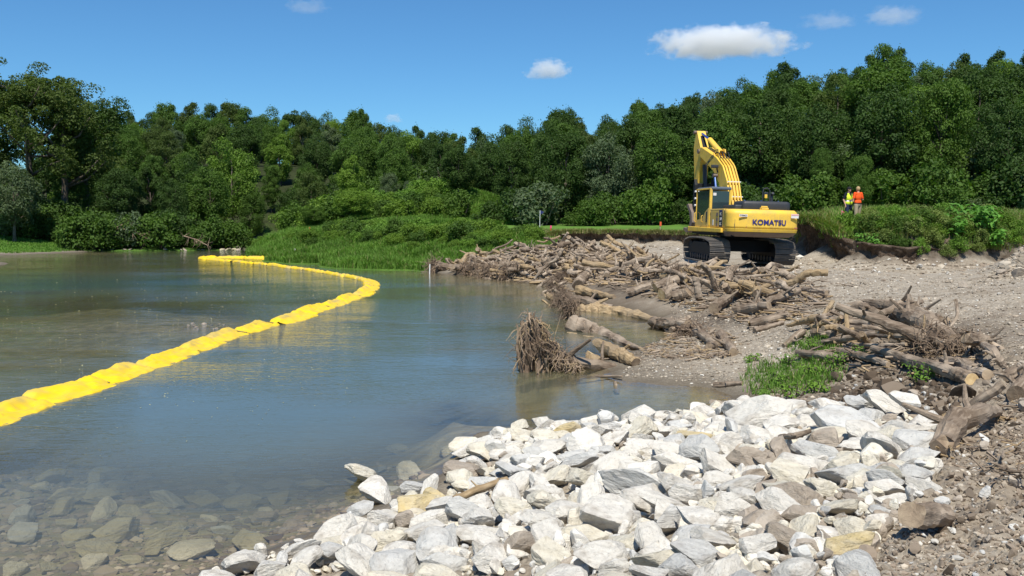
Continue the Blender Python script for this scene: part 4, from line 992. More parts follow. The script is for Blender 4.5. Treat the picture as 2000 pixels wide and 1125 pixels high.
o = mb.obj("clods", [GM[3], GM[4], STONE['brown'], STONE['grey']]); o["kind"] = "stuff"
# river-bed pebbles in the shallows, and leaf bits drifting on the surface
P = px_scatter(2600, [(-50, 880), (600, 880), (900, 930), (690, 1040), (380, 1124), (-50, 1124)]); k = P[:, 2] < -.05; P = P[k]; s = P[:, 1] * np.exp(rng.normal(math.log(.0040), .5, len(P))); stones("pebbles", P, s, rng.choice([0, 1, 3], len(P), p=[.5, .2, .3]), 11, GM, .6)
Q = np.stack([rng.uniform(-20, 700, 420), 800 - 260 * rng.uniform(0, 1, 420) ** .8 + rng.normal(0, 30, 420)], 1); Q = Q[(Q[:, 1] > 545) & (Q[:, 1] < 960)]
P = np.array([on_z(a, b, .006) for a, b in Q]); v, f = leaf_quads(P, np.tile([0, 0, 1.0], (len(P), 1)) + rng.normal(0, .08, P.shape), P[:, 1] * .0022 * rng.uniform(.5, 1.3, len(P)), rng, .7)
o = MB().add(v, f).obj("floating_leaves", mat("leaf_litter", (.45, .42, .20), .7)); o["kind"] = "stuff"

# ------------------------------------------------------------ logs
def log_mesh(name, path, rad, seed, m=M_LOG, sides=14, stubs=2, cut=(True, True), knots=.2, endm=None):
    """a bent, ridged log along a path; its ends are sawn or broken faces"""
    rg = np.random.default_rng(seed); P = np.asarray(path, float); n0 = len(P); L = np.linalg.norm(np.diff(P, axis=0), axis=1).sum()
    n = int(np.clip(L * 9, 12, 40)); u = np.linspace(0, n0 - 1, n)
    # smooth path
    Q = np.stack([np.interp(u, np.arange(n0), P[:, k]) for k in range(3)], 1)
    for _ in range(3): Q[1:-1] = (Q[:-2] + 2 * Q[1:-1] + Q[2:]) / 4
    rr = np.interp(u, np.linspace(0, n0 - 1, len(rad)), rad)
    ang = np.arange(sides); w_ = np.linspace(0, L, n)
    ridge = fbm(np.cos(ang * 6.283 / sides)[None] * 1.6 + seed, np.sin(ang * 6.283 / sides)[None] * 1.6 + w_[:, None] * .7, w_[:, None] * 1.3 + 0 * ang[None], 3, seed)
    Q[1:-1] += rg.normal(0, .10, (n - 2, 3)) * rr[1:-1, None]
    prof = rr[:, None] * (1 + knots * 2.0 * ridge)
    mb = MB(); v, fs = tube(Q, rr, sides, True, prof / rr[:, None])
    # ragged ends
    for e, sgn in ((0, -1), (n - 1, 1)):
        tdir = Q[min(e + 1, n - 1)] - Q[max(e - 1, 0)]; tdir /= np.linalg.norm(tdir)
        if not cut[0 if e == 0 else 1]: v[e * sides:(e + 1) * sides] += tdir * (rg.uniform(-.3, 1.6, (sides, 1)) * rr[e] * sgn)
    mb.add(v, [fs[0]], 0); mb.n -= len(v); mb.v.pop(); mb.add(v, [fs[1], fs[2]], 1)
    for k in range(stubs):
        i = rg.integers(2, n - 2); D = rg.normal(size=3); D[2] = abs(D[2]) * .6; D /= np.linalg.norm(D); l_ = rr[i] * rg.uniform(1.6, 4.5)
        b_ = Q[i]; e_ = b_ + D * (rr[i] + l_); mb.add(*tube(np.stack([b_, (b_ + e_) / 2 + rg.normal(0, .03, 3), e_]), [rr[i] * .38, rr[i] * .30, rr[i] * .16], 7), 0)
    return mb.mesh(name, [m, endm or M_END], False)
def log(name, pts, rad, label, seed, m=M_LOG, group=None, cut=(True, True), stubs=2, up=None, cat="log"):
    """pts: photograph points of the log's axis, resting on the ground as found there (up = extra height at each point)"""
    rs = .76 if group == G1 else 1.0 if group == G3 else RS
    up = [q * (.7 if group == G1 else .85) for q in (up or [0] * len(pts))]; rad = [q * rs for q in rad]; r_ = [np.interp(k, np.linspace(0, len(pts) - 1, len(rad)), rad) for k in range(len(pts))]
    W_ = np.array([hit(p[0], p[1], u + q * .7)[0] for p, u, q in zip(pts, up, r_)])
    c = W_.mean(0); ax = W_[-1] - W_[0]; rot = Vector((1, 0, 0)).rotation_difference(Vector(ax)).to_euler(); Mi = np.array(rot.to_matrix())
    loc = (W_ - c) @ Mi
    o = link(name, log_mesh(name, loc, rad, seed, m, cut=cut, stubs=stubs, endm=M_CUT if 'sawn' in label or 'rounded pale' in label else None)); o.location = c; o.rotation_euler = rot
    return tag(o, label, cat, group)
RS = .95
G1, G2, G3 = "logs of the right-hand pile", "logs of the middle pile", "logs lying in the pool"
PL = M_LOGPALE
log("log", [(1687, 592), (1760, 600), (1835, 626)], [.12, .16, .12], "dark flat trunk forming the top back of the right log pile", 1, group=G1, up=[.35, .35, .2])
log("log", [(1742, 608), (1800, 628), (1868, 665)], [.16, .20, .16], "broad dark split trunk behind the pale root-ended log", 2, group=G1, up=[.2, .25, .1])
log("log", [(1597, 622), (1660, 628), (1745, 636)], [.10, .09, .07], "long pale brown log lying level at the back left of the right pile", 4, group=G1, up=[.25, .22, .25])
log("log", [(1608, 668), (1700, 652), (1796, 658)], [.06, .085, .07], "grey bowed log across the middle of the right pile", 5, group=G1, up=[.15, .25, .2])
log("log", [(1640, 686), (1690, 696), (1735, 712)], [.10, .085, .06], "smooth grey log slanting down in front of the bowed one", 6, group=G1, up=[.15, .1, .05])
log("log", [(1706, 680), (1790, 706), (1868, 730), (1898, 742)], [.08, .12, .12, .11], "longest front log of the right pile with sawn right end", 7, group=G1, up=[.15, .15, .05, .02])
log("log", [(1540, 636), (1593, 622)], [.05, .12], "split splintered log at the left end of the right pile", 8, PL, group=G1, up=[.15, .25], cut=(False, False))
log("log", [(1530, 676), (1569, 646)], [.07, .10], "short brown log leaning up at the lower left of the right pile", 9, group=G1, up=[0, .15])
log("log", [(1656, 655), (1652, 606)], [.07, .05], "pale stub sticking straight up in the right pile", 10, PL, group=G1, up=[.1, .62], stubs=0, cut=(True, False))
log("log", [(1624, 665), (1634, 634)], [.07, .06], "short upright brown stub left of the pale one", 11, group=G1, up=[.05, .4], stubs=0)
log("log", [(1606, 620), (1626, 590)], [.06, .075], "light plank-like piece lying at the top left of the right pile", 12, PL, group=G1, up=[.15, .1], stubs=0)
log("log", [(1847, 706), (1890, 716), (1930, 732)], [.12, .13, .09], "thick brown log half buried at the right end of the right pile", 13, group=G1)
log("log", [(1918, 672), (1942, 688), (1960, 716)], [.06, .08, .06], "dark arched branch at the far right of the right pile", 14, group=G1, up=[.2, .3, 0])
log("log", [(1560, 690), (1610, 694), (1660, 700)], [.11, .10, .07], "rough barked log above the green grass patch", 15, group=G1, up=[.1, .1, .05])
log("log", [(1640, 640), (1700, 645), (1742, 650)], [.09, .10, .08], "brown log in the shadowed heart of the right pile", 16, group=G1, up=[.12, .15, .1])
log("log", [(1655, 672), (1710, 676), (1770, 672)], [.05, .06, .04], "thin brown log under the grey bowed one", 17, group=G1, up=[.05, .1, .1])
log("log", [(1590, 650), (1640, 652)], [.13, .12], "dark stubby log with a hollow left end in the right pile", 18, group=G1, up=[.05, .05])
log("log", [(1747, 690), (1796, 678)], [.02, .016], "thin pale stick leaning across the right pile's front", 19, PL, group=G1, up=[.15, .25], stubs=0, cat="stick")
log("log", [(1790, 655), (1815, 668)], [.12, .10], "short squared log beside the pale root-ended one", 20, PL, group=G1, up=[.1, .1])
log("log", [(1842, 868), (1868, 826), (1905, 808), (1946, 802)], [.10, .12, .10, .05], "big pale split log on the dirt at the right end of the rocks", 30, up=[.02, .12, .15, .1], cut=(False, False))
log("log", [(1878, 806), (1920, 776), (1960, 750)], [.035, .05, .05], "weathered plank sticking up to the right above the split log", 31, up=[.1, .25, .35], stubs=0, cat="plank")
for k, (a, b, c, d_) in enumerate([(1817, 830, 1872, 798), (1828, 832, 1880, 806), (1835, 812, 1882, 801), (1845, 838, 1890, 812)]):
    log("log", [(a, b), (c, d_)], [.012, .03], f"{nth(k)} pale splinter from the left beside the big split log", 33 + k, PL, stubs=0, up=[.03, .12], cut=(False, False), cat="splinter", group="splinters of the split log")
log("log", [(1782, 1004), (1846, 1008)], [.075, .065], "brown log stub half out of the dirt at the lower right", 40, up=[.08, .0], stubs=0)
log("log", [(1524, 853), (1550, 852), (1582, 842)], [.028, .034, .022], "short brown stick lying on the white rocks below the grass", 41, up=[.22, .24, .24], cat="stick")
log("log", [(886, 974), (940, 955), (990, 936)], [.03, .045, .03], "yellowish stick wedged between rocks near the waterline", 42, PL, up=[.18, .18, .2], cat="stick")
log("log", [(1960, 735), (1990, 722)], [.07, .06], "broken log end at the right edge above the dirt slope", 43, up=[0, .05])
log("log", [(1985, 770), (2010, 735)], [.10, .08], "dark stump leaning at the right edge of the photo", 44, up=[0, .15])
# pool and root-wad row
log("log", [(1112, 662), (1160, 672), (1205, 690), (1242, 708)], [.19, .18, .16, .10], "light stripped trunk at the near side of the pool", 50, PL, group=G3, up=[.18, .12, .05, 0], stubs=1)
log("log", [(1120, 636), (1180, 656), (1252, 682)], [.30, .22, .03], "weathered tapering trunk slanting down into the pool", 51, group=G3, up=[.3, .15, .0], stubs=1)
log("log", [(1112, 610), (1160, 610), (1220, 614), (1280, 626)], [.26, .27, .24, .10], "thick pale trunk along the back of the pool", 52, PL, group=G3, up=[.12, .08, .0, -.05], stubs=1)
log("log", [(1118, 586), (1150, 590), (1196, 602)], [.17, .18, .12], "brown trunk behind the thick pale one at the pool", 53, group=G3, up=[.25, .2, .05])
log("log", [(1274, 630), (1344, 632)], [.15, .13], "floating log with a dark wet underside at the pool's right bank", 54, group=G3, up=[.08, .08])
log("log", [(1310, 645), (1346, 620)], [.08, .07], "small brown log pushed against the floating one", 55, group=G3, up=[.05, .1])
log("log", [(1158, 722), (1159, 692)], [.17, .15], "upright rounded pale stub standing in mud near the root wad", 56, PL, group=G3, up=[-.1, .28], stubs=0, cat="stump")
log("log", [(1090, 742), (1150, 736), (1215, 735)], [.05, .035, .02], "thin branch running from the big root wad to the mud", 57, group=G3, up=[.1, .12, .1])
log("log", [(1205, 768), (1201, 745)], [.045, .03], "small dark stick standing in the water by the mud spit", 58, group=G3, up=[0, .25], stubs=0, cat="stick")
log("log", [(1128, 556), (1155, 524)], [.22, .14], "leaning bare trunk between the root tangle and the far pile", 59, group=G3, up=[.1, .5])
log("log", [(1130, 566), (1165, 574), (1200, 580)], [.20, .14, .08], "pale curved trunk at the shore behind the pool", 60, PL, group=G3, up=[.2, .1, 0])
log("log", [(1395, 752), (1450, 748)], [.05, .045], "greenish small log at the edge of the gravel beach", 61)
mid = [((1279, 562), (1335, 540), .20, .17, "log with a bright sawn end facing the river"), ((1294, 540), (1340, 545), .15, .13, "light bent log with a round sawn left end"), ((1226, 572), (1270, 557), .15, .12, "grey log at the left front of the middle pile"), ((1292, 576), (1322, 562), .22, .2, "thick dark chunk below the bright sawn end"), ((1314, 580), (1346, 570), .19, .17, "round brown chunk lying right of the dark one"), ((1389, 560), (1418, 543), .11, .09, "short light log pointing up in the middle pile"),
       ((1410, 554), (1466, 566), .12, .09, "long pale log across the right part of the middle pile"), ((1434, 570), (1495, 568), .12, .1, "level brown log under the long pale one"), ((1394, 602), (1424, 582), .16, .13, "broad broken slab at the front of the middle pile"), ((1438, 606), (1502, 597), .14, .11, "dark trunk at the low front of the middle pile"), ((1494, 592), (1560, 568), .12, .09, "forked grey trunk at the right front of the middle pile"), ((1466, 634), (1540, 616), .12, .1, "charcoal grey log with an orange broken end on bare gravel"), ((1474, 646), (1530, 630), .07, .06, "dirty brown log just below the charcoal one"),
       ((1358, 648), (1398, 672), .12, .1, "grey log sliding down the gravel near the beach"), ((1408, 652), (1432, 688), .12, .1, "muddy log pointing down to the gravel beach"), ((1384, 676), (1416, 668), .1, .08, "small muddy log crossing the two sliding ones"), ((1570, 565), (1615, 572), .09, .07, "brown log at the right tip of the middle pile"), ((1560, 572), (1602, 592), .05, .04, "thin branch lying right of the middle pile")]
for k, (a, b, r0, r1, lab) in enumerate(mid): log("log", [a, ((a[0] + b[0]) / 2, (a[1] + b[1]) / 2 - 1), b], [r0, (r0 + r1) / 2, r1], lab, 70 + k, PL if 'light' in lab or 'pale' in lab else M_LOG, G2, up=[.12, .15, .15] if k < 11 else [.02] * 3)
log("log", [(1446, 560), (1462, 540), (1512, 536)], [.07, .07, .03], "curved branch arching over the middle pile", 95, group=G2, up=[.2, .6, .55])
log("log", [(1366, 586), (1358, 543)], [.14, .10], "dark upright stump in the middle pile", 96, group=G2, up=[0, .9], cat="stump")
log("log", [(1600, 548), (1672, 560)], [.03, .02], "thin stick lying on the gravel track", 97, cat="stick")
log("log", [(1690, 598), (1740, 606)], [.03, .04], "splintered thin log behind the right pile on gravel", 98, PL, cat="stick")
# shared log shapes for the heaps
VAR = []
for k in range(10):
    rg = np.random.default_rng(900 + k); L_ = [2.0, 1.5, 2.6, 1.2, 3.0, 1.7, 2.2, .9, 1.4, 2.4][k]; r_ = [.12, .15, .095, .19, .12, .07, .15, .21, .10, .06][k]
    n = 5; path = np.stack([np.linspace(-L_ / 2, L_ / 2, n), rg.normal(0, .09 * L_, n) * .6, rg.normal(0, .05 * L_, n) * .6], 1)
    VAR.append(("log" if k not in (3, 7) else "log_chunk", log_mesh("log", path, [r_ * 1.1, r_, r_ * .7], 900 + k, M_LOG, stubs=3, cut=(k % 2 == 0, k % 3 == 0)), L_))
def heap(n, pl, rise, scale, group, where, zones, tilt=.28):
    pl = np.array(pl); L = {}
    P = px_scatter(n, pl)
    P = P[np.argsort(rng.uniform(size=len(P)))]
    for k, p in enumerate(P):
        kind, me, L_ = VAR[rng.integers(len(VAR))]; o = link(kind, me); s = rng.uniform(*scale)
        px, py = to_px(p); ri = rise(px, py) * rng.uniform(0, 1) ** .8
        o.location = (p[0], p[1], p[2] + .08 + ri); o.scale = (s * rng.uniform(.8, 1.1), s, s)
        yaw = rng.normal(0, .9) if rng.uniform() < .6 else rng.uniform(0, 6.28)
        o.rotation_euler = (rng.uniform(0, 6.28), rng.normal(0, tilt), yaw)
        tone = rng.choice(['grey-brown', 'pale'], p=[.70, .30])
        o.material_slots[0].link = 'OBJECT'; o.material_slots[0].material = M_LOG if tone == 'grey-brown' else M_LOGPALE
        zone = next(z for z in zones if px < z[0])[1]
        ln = "long" if L_ * s > 1.7 else "short" if L_ * s < 1.2 else "medium"
        th = "chunk" if kind == "log_chunk" else "log"
        lvl = "low" if ri < .2 else "high" if ri > .45 else "mid-height"
        L.setdefault((ln, tone, th, lvl, zone), []).append((px, o))
    for (ln, tone, th, lvl, zone), A in L.items():
        A.sort(key=lambda a: a[0])
        for k, (px, o) in enumerate(A): tag(o, f"{ln} {tone} {th} {lvl} in {where}, " + (f"{nth(k)} {zone}" if len(A) > 1 else f"single one {zone}"), "log", group)
heap(205, [(868, 526), (905, 510), (960, 494), (1030, 490), (1100, 490), (1200, 495), (1290, 510), (1330, 530), (1250, 545), (1130, 552), (1000, 546), (900, 536)], lambda px, py: .50 * math.exp(-((px - 1080) / 150) ** 2) + .2, (.5, .95), "logs heaped in the far pile", "the far pile",
     [(960, "at its water tip"), (1060, "left of centre"), (1160, "right of centre"), (9999, "near the excavator")])
heap(46, [(1200, 545), (1330, 525), (1480, 538), (1545, 550), (1600, 578), (1500, 600), (1400, 592), (1300, 575)], lambda px, py: .35, (.45, .85), "logs of the middle pile", "the middle pile", [(1380, "at its left half"), (9999, "at its right half")])
heap(22, [(1600, 625), (1760, 610), (1880, 660), (1930, 700), (1760, 700), (1620, 675)], lambda px, py: .22, (.35, .62), "logs of the right-hand pile", "the right pile", [(1750, "at its left half"), (9999, "at its right half")])
heap(14, [(1060, 560), (1110, 570), (1150, 640), (1110, 660), (1080, 620)], lambda px, py: .25, (.4, .7), "broken wood among the root tangles", "the root tangle beside the pool", [(9999, "by the river")], .5)

# ------------------------------------------------------------ root wads
def root_wad(name, px, py, rad, axis, n, label, seed, off=.45, trunk=None, squash=(1, 1), fine=80, up=0.0, rm=None):
    rg = np.random.default_rng(seed); c = hit(px, py, 0)[0]; c[2] = max(c[2], -.05)
    r = empty(name, c); C_ = np.array([0, 0, off]); ax = np.array(axis, float); ax /= np.linalg.norm(ax)
    e1 = np.cross(ax, [0, 0, 1.0]); e1 /= np.linalg.norm(e1); e2 = np.cross(e1, ax)
    mb = MB()
    for k in range(int(n * 1.7)):
        a = rg.uniform(0, 6.28); D = (e1 * math.cos(a) * squash[0] + e2 * (math.sin(a) * squash[1] + up)) + ax * rg.uniform(-.8, .35); D /= np.linalg.norm(D)
        st = C_ + (e1 * rg.normal() * squash[0] + e2 * rg.normal() * squash[1]) * rad * .30 + ax * rg.normal(0, .12)
        L_ = rad * rg.uniform(.35, 1.0); pts = [st]
        for q in range(6):
            D = D + rg.normal(0, .38, 3) + np.array([0, 0, -.16]); D /= np.linalg.norm(D); nx_ = pts[-1] + D * L_ / 6; nx_[2] = max(nx_[2], -.12); pts.append(nx_)
        r0 = rad * rg.uniform(.007, .026) * (2.2 if k < n * .10 else 1)
        mb.add(*tube(np.array(pts), r0 * np.linspace(1, .25, 7), 6))
    for k in range(int(fine * 1.8)):
        st = C_ + (e1 * rg.normal() * squash[0] + e2 * rg.normal() * squash[1]) * rad * .45 + ax * rg.normal(0, .2); D = rg.normal(size=3); pts = [st]
        for q in range(5): D = D + rg.normal(0, .45, 3) + np.array([0, 0, -.12]); nx_ = pts[-1] + D / np.linalg.norm(D) * rad * .11; nx_[2] = max(nx_[2], -.1); pts.append(nx_)
        mb.add(*tube(np.array(pts), rad * rg.uniform(.004, .010) * np.linspace(1, .5, 6), 4))
    mb.obj("root_mass", rm or M_ROOT, r, False)
    v, f = ico(3, rad * .42, C_, (1, 1, 1)); n_ = fbm(v[:, 0] * 4 / rad, v[:, 1] * 4 / rad, v[:, 2] * 4 / rad, 4, seed); dv = v - C_
    B_ = np.stack([ax * .5, e1 * squash[0], e2 * squash[1]]); co_ = dv @ np.stack([ax, e1, e2]).T; v = C_ + (co_ * (1 + .5 * n_)[:, None]) @ B_; v[:, 2] = np.maximum(v[:, 2], -.1)
    MB().add(v, f).obj("root_core", M_MUDWOOD, r, False)
    if trunk:
        t1 = C_ + ax * trunk[0] + np.array([0, 0, trunk[2]]); mm = log_mesh("trunk", np.stack([C_, (C_ + t1) / 2, t1]), [trunk[1] * 1.3, trunk[1], trunk[1] * .8], seed, M_LOG); link("trunk", mm, r)
    return tag(r, label, "root wad", "root wads along the river side")
M_MUDROOT = bark_mat("muddy_root", (.14, .10, .072), (.30, .225, .16), (4, 4, 4), .01, .3)
M_MUDWOOD = bark_mat("muddy_wood", (.115, .085, .062), (.22, .17, .125), (3, 3, 3))
def big_wad(seed=1):
    rg = np.random.default_rng(seed); c = hit(1066, 757)[0]; c[2] = -.03; r = empty("root_wad", c); xs = [-.58, -.46, -.32, -.12, .12, .42, .80]; zs = [.70, 1.22, 1.30, 1.10, .80, .42, .16]
    mb = MB(); top = lambda x: np.interp(x, xs, zs)
    for k in range(560):
        x = rg.uniform(-.58, .72); zt = top(x); z = zt * rg.uniform(.12, 1.0) ** .7; y = rg.normal(0, .20); D = np.array([rg.normal(-.15, .55), rg.normal(-.25, .5), rg.normal(-.55, .55)]); pts = [np.array([x, y, z])]; L_ = rg.uniform(.18, .62)
        if rg.uniform() < .16: D = np.array([rg.normal(-.3, .4), rg.normal(0, .4), rg.uniform(.2, .8)]); L_ *= .4
        D /= np.linalg.norm(D)
        for q in range(6): D = D + rg.normal(0, .34, 3) + [0, 0, -.10]; D /= np.linalg.norm(D); n_ = pts[-1] + D * L_ / 6; n_[2] = max(n_[2], -.12); pts.append(n_)
        mb.add(*tube(np.array(pts), rg.uniform(.005, .015) * (2.3 if k < 60 else 1) * np.linspace(1, .3, 7), 5), int(rg.uniform() < .22))
    for k in range(46):      # thick upright strands of the split root plate
        x = rg.uniform(-.50, .05); zt = top(x); a = np.array([x + rg.normal(0, .05), rg.normal(0, .12), -.1]); b_ = np.array([x + rg.normal(-.02, .07), rg.normal(-.05, .15), zt * rg.uniform(.75, 1.04)]); m_ = (a + b_) / 2 + rg.normal(0, .07, 3); mb.add(*tube(np.stack([a, m_, b_]), [.045, .035, .012], 6), int(rg.uniform() < .3))
    mb.obj("root_mass", [M_ROOT, M_LOGPALE], r)
    mb = MB()
    for x in np.linspace(-.45, .55, 9):
        zt = top(x) * .40; v, f = ico(3, 1.0, (x, .05, zt), (.17, .16, zt)); n_ = fbm(v[:, 0] * 6, v[:, 1] * 6, v[:, 2] * 6, 4, seed); v = v + (v - [x, .05, zt]) * (n_ * .5)[:, None]; v[:, 2] = np.maximum(v[:, 2], -.1); mb.add(v, f)
    mb.obj("root_core", M_MUDWOOD, r); link("trunk", log_mesh("trunk", np.array([(.1, .1, .30), (.7, .25, .14), (1.5, .4, .02)]), [.20, .15, .10], 3, M_LOG), r)
    return tag(r, "largest root wad, standing in the river with bristling dry roots", "root wad", "root wads along the river side")
big_wad()
root_wad("root_wad", 1113, 645, .62, (1, -.3, -.1), 150, "root wad at the thick end of the weathered tapering trunk", 3, .35, None, (.8, .75), 90)
root_wad("root_wad", 1096, 618, .60, (1, -.1, 0), 150, "root wad at the left end of the thick pale trunk", 4, .32, None, (.85, .65), 90, rm=M_MUDROOT)
root_wad("root_wad", 1095, 590, .62, (1, -.1, 0), 130, "dark root wad above the pale trunk's roots, by the river", 5, .30, None, (.9, .5), 70, rm=M_MUDROOT)
root_wad("root_wad", 1085, 568, .65, (1, .1, 0), 130, "muddy brown root wad at the river corner of the shore", 6, .28, None, (1, .45), 70, rm=M_MUDROOT)
root_wad("root_wad", 1098, 552, .70, (1, .3, 0), 120, "root tangle farthest back in the row by the river", 7, .28, None, (1.1, .45), 60, rm=M_MUDROOT)
root_wad("root_wad", 848, 530, 1.0, (1, .2, 0), 110, "low root wad beside the white stake at the far pile's tip", 8, .30, (2.0, .22, -.2), (.8, .6), 50)
root_wad("root_wad", 920, 536, 1.1, (.6, 1, 0), 110, "brown root wad at the far pile's left water side", 9, .30, None, (1, .6), 50)
root_wad("root_wad", 958, 542, 1.1, (.6, 1, 0), 110, "second brown root wad along the far pile's water side", 10, .30, None, (1.1, .6), 50)
root_wad("root_wad", 1000, 545, 1.0, (.4, 1, 0), 110, "root wad in the middle of the far pile's water side", 11, .35, None, (1, .6), 50)
root_wad("root_wad", 1815, 690, .50, (-.9, .45, .12), 90, "clotted root end of the pale log in the right pile", 12, .22, (1.45, .085, .32), (1, .9), 50)
root_wad("root_wad", 1875, 690, .45, (.2, 1, 0), 70, "dark muddy root clump right of the pale log's root end", 13, .12, None, (1.2, .8), 40)
root_wad("root_wad", 1350, 655, .55, (.3, 1, 0), 80, "small root tangle on the gravel right of the pool", 14, .15, None, (1.2, .6), 60)
root_wad("root_wad", 1320, 552, .55, (.3, 1, 0), 80, "dark root ball behind the bright sawn log end", 15, .35, None, (1, 1), 40)
# bent twigs standing out of the big root wad
rgt = np.random.default_rng(3); mb = MB()
for px_, py_, tx, ty in [(1050, 660, 1044, 618), (1056, 660, 1058, 626), (1064, 665, 1070, 632), (1078, 690, 1098, 610), (1085, 700, 1084, 655), (1030, 690, 996, 655), (1030, 700, 994, 668), (1020, 720, 990, 725)]:
    a = hit(1062, 755)[0]; p0 = at_d(px_, a[1] - .1); r0 = ray(px_, py_); p0[2] = CAM_Z + r0[2] / r0[1] * p0[1]; r1 = ray(tx, ty); p1 = at_d(tx, a[1] + rgt.normal(0, .1)); p1[2] = CAM_Z + r1[2] / r1[1] * p1[1]
    mb.add(*tube(np.stack([p0, p0 * .5 + p1 * .5 + rgt.normal(0, .05, 3), p1]) - a, [.012, .009, .004], 5))
big = bpy.data.objects["root_wad"]; o = mb.obj("long_roots", M_LOGPALE, big); o.location = Vector(a) - big.location
# twig and bark litter
def litter(n, pl, ln, seed):
    rg = np.random.default_rng(seed); P = px_scatter(n, pl); mb = MB()
    for p in P:
        a = rg.uniform(0, 6.28); D = np.array([math.cos(a), math.sin(a), rg.uniform(-.05, .30)]); L_ = rg.uniform(*ln) ; q = p + np.array([0, 0, .02]); mb.add(*tube(np.stack([q - D * L_ / 2 * [1, 1, 0], q + rg.normal(0, .03, 3), q + D * L_ / 2]), L_ * rg.uniform(.015, .05), 4), int(rg.uniform() < .3))
    o = mb.obj("litter", [M_LOG, M_LOGPALE]); o["kind"] = "stuff"
litter(900, [(870, 530), (1000, 488), (1200, 490), (1330, 525), (1200, 560), (1000, 550)], (.4, 1.3), 1)
litter(700, [(1180, 560), (1330, 525), (1600, 550), (1620, 600), (1480, 640), (1340, 600)], (.2, .8), 2)
litter(420, [(1540, 640), (1750, 600), (1960, 700), (1900, 745), (1640, 720)], (.12, .5), 3)
litter(420, [(1230, 690), (1340, 640), (1440, 660), (1430, 700), (1300, 705)], (.1, .45), 4)
litter(110, [(1820, 840), (1990, 760), (2005, 960), (1850, 900)], (.05, .3), 5)
litter(300, [(1060, 560), (1110, 560), (1250, 710), (1100, 690)], (.2, .7), 6)
litter(160, [(880, 980), (1000, 925), (1010, 940), (900, 995)], (.08, .3), 7)
# ------------------------------------------------------------ the excavator
def paint(name, col, rough=.45, dirt=(.22, .17, .12), amt=.5, spec=.4, low=0.0):
    m = mat(name, col, rough, 0, spec); t = NT(m); co = t.coord("Object")
    n = t.noise(co, 2.0, 6, .65); n2 = t.noise(t.coord("Object", (3, 3, .5)), 4, 5, .7)
    f = t.math('MULTIPLY', t.math('MULTIPLY', t.ramp(n, [(.42, 0.0), (.72, 1.0)]), t.ramp(n2, [(.35, .2), (.65, 1.0)])), amt)
    c = t.mix(f, col, dirt)
    c = t.mix(t.math('MULTIPLY', t.noise(co, .8, 3), .25), c, tuple(x * 1.15 for x in col))
    t.base(c); t.l.new(t.ramp(n, [(.3, rough), (.8, min(1, rough + .3))]), t.b.inputs["Roughness"]); return m
Y_ = paint("yellow_paint", (.82, .52, .055), .42, (.34, .24, .12), .95)
Y_side = paint("yellow_paint_dull", (.66, .44, .10), .55, (.36, .27, .16), .7)  # duller, darker yellow on the side doors, side roof and cab door
BK = paint("black_paint", (.028, .032, .040), .40, (.12, .10, .08), .35)
STEEL = paint("track_steel", (.10, .092, .085), .6, (.30, .24, .18), 1.0, .4)
DARK = mat("dark_rubber", (.012, .012, .013), .6)
BLUE = mat("blue_lettering", (.030, .030, .17), .5)
WHT = paint("white_sticker", (.75, .72, .70), .5, (.4, .35, .3), .4)
CHROME_SKY = mat("rod_chrome_sky", (.30, .42, .75), .18, .9)  # the sky's blue reflection is tinted into the metal colour
GLASS = mat("tinted_glass", (.030, .050, .055), .06, 0, .6)
SCRAPE = paint("scraped_steel", (.20, .15, .12), .6, (.10, .075, .06), .9)
EX = (9.90, 39.25)
def bend_on(o):
    """lay the letters on the curved back of the counterweight"""
    for v in o.data.vertices:
        x = v.co.x * o.scale[0] + o.location.x; e = abs(x) / 1.48; v.co.z -= (.34 * e ** 2.4) - .012
    return o
def mp(name, parent, geo, m, smooth=False):
    mb = MB()
    for gm in geo: mb.add(gm[0], gm[1], gm[2] if len(gm) > 2 else 0)
    o = mb.obj(name, m if isinstance(m, list) else [m], parent, smooth); return o
def text_mesh(name, s, size, m, parent, loc, rot, ext=.004, sx=1.0, bold=.012):
    cu_ = bpy.data.curves.new(name, 'FONT'); cu_.body = s; cu_.size = size; cu_.extrude = ext; cu_.offset = bold * size; cu_.align_x = 'CENTER'; cu_.align_y = 'CENTER'
    tmp = bpy.data.objects.new("tmp", cu_); COL.objects.link(tmp); bpy.context.view_layer.update()
    me = bpy.data.meshes.new_from_object(tmp.evaluated_get(bpy.context.evaluated_depsgraph_get())); bpy.data.objects.remove(tmp)
    me.materials.clear(); me.materials.append(m); o = link(name, me, parent); o.location = loc; o.rotation_euler = rot; o.scale = (sx, 1, 1); return o
zg = 1.24
ex = empty("excavator", (EX[0], EX[1], zg), (0, R(1.6), R(6.0)))
tag(ex, "yellow and black crawler excavator seen from behind, its boom raised, parked on the gravel pad", "excavator")
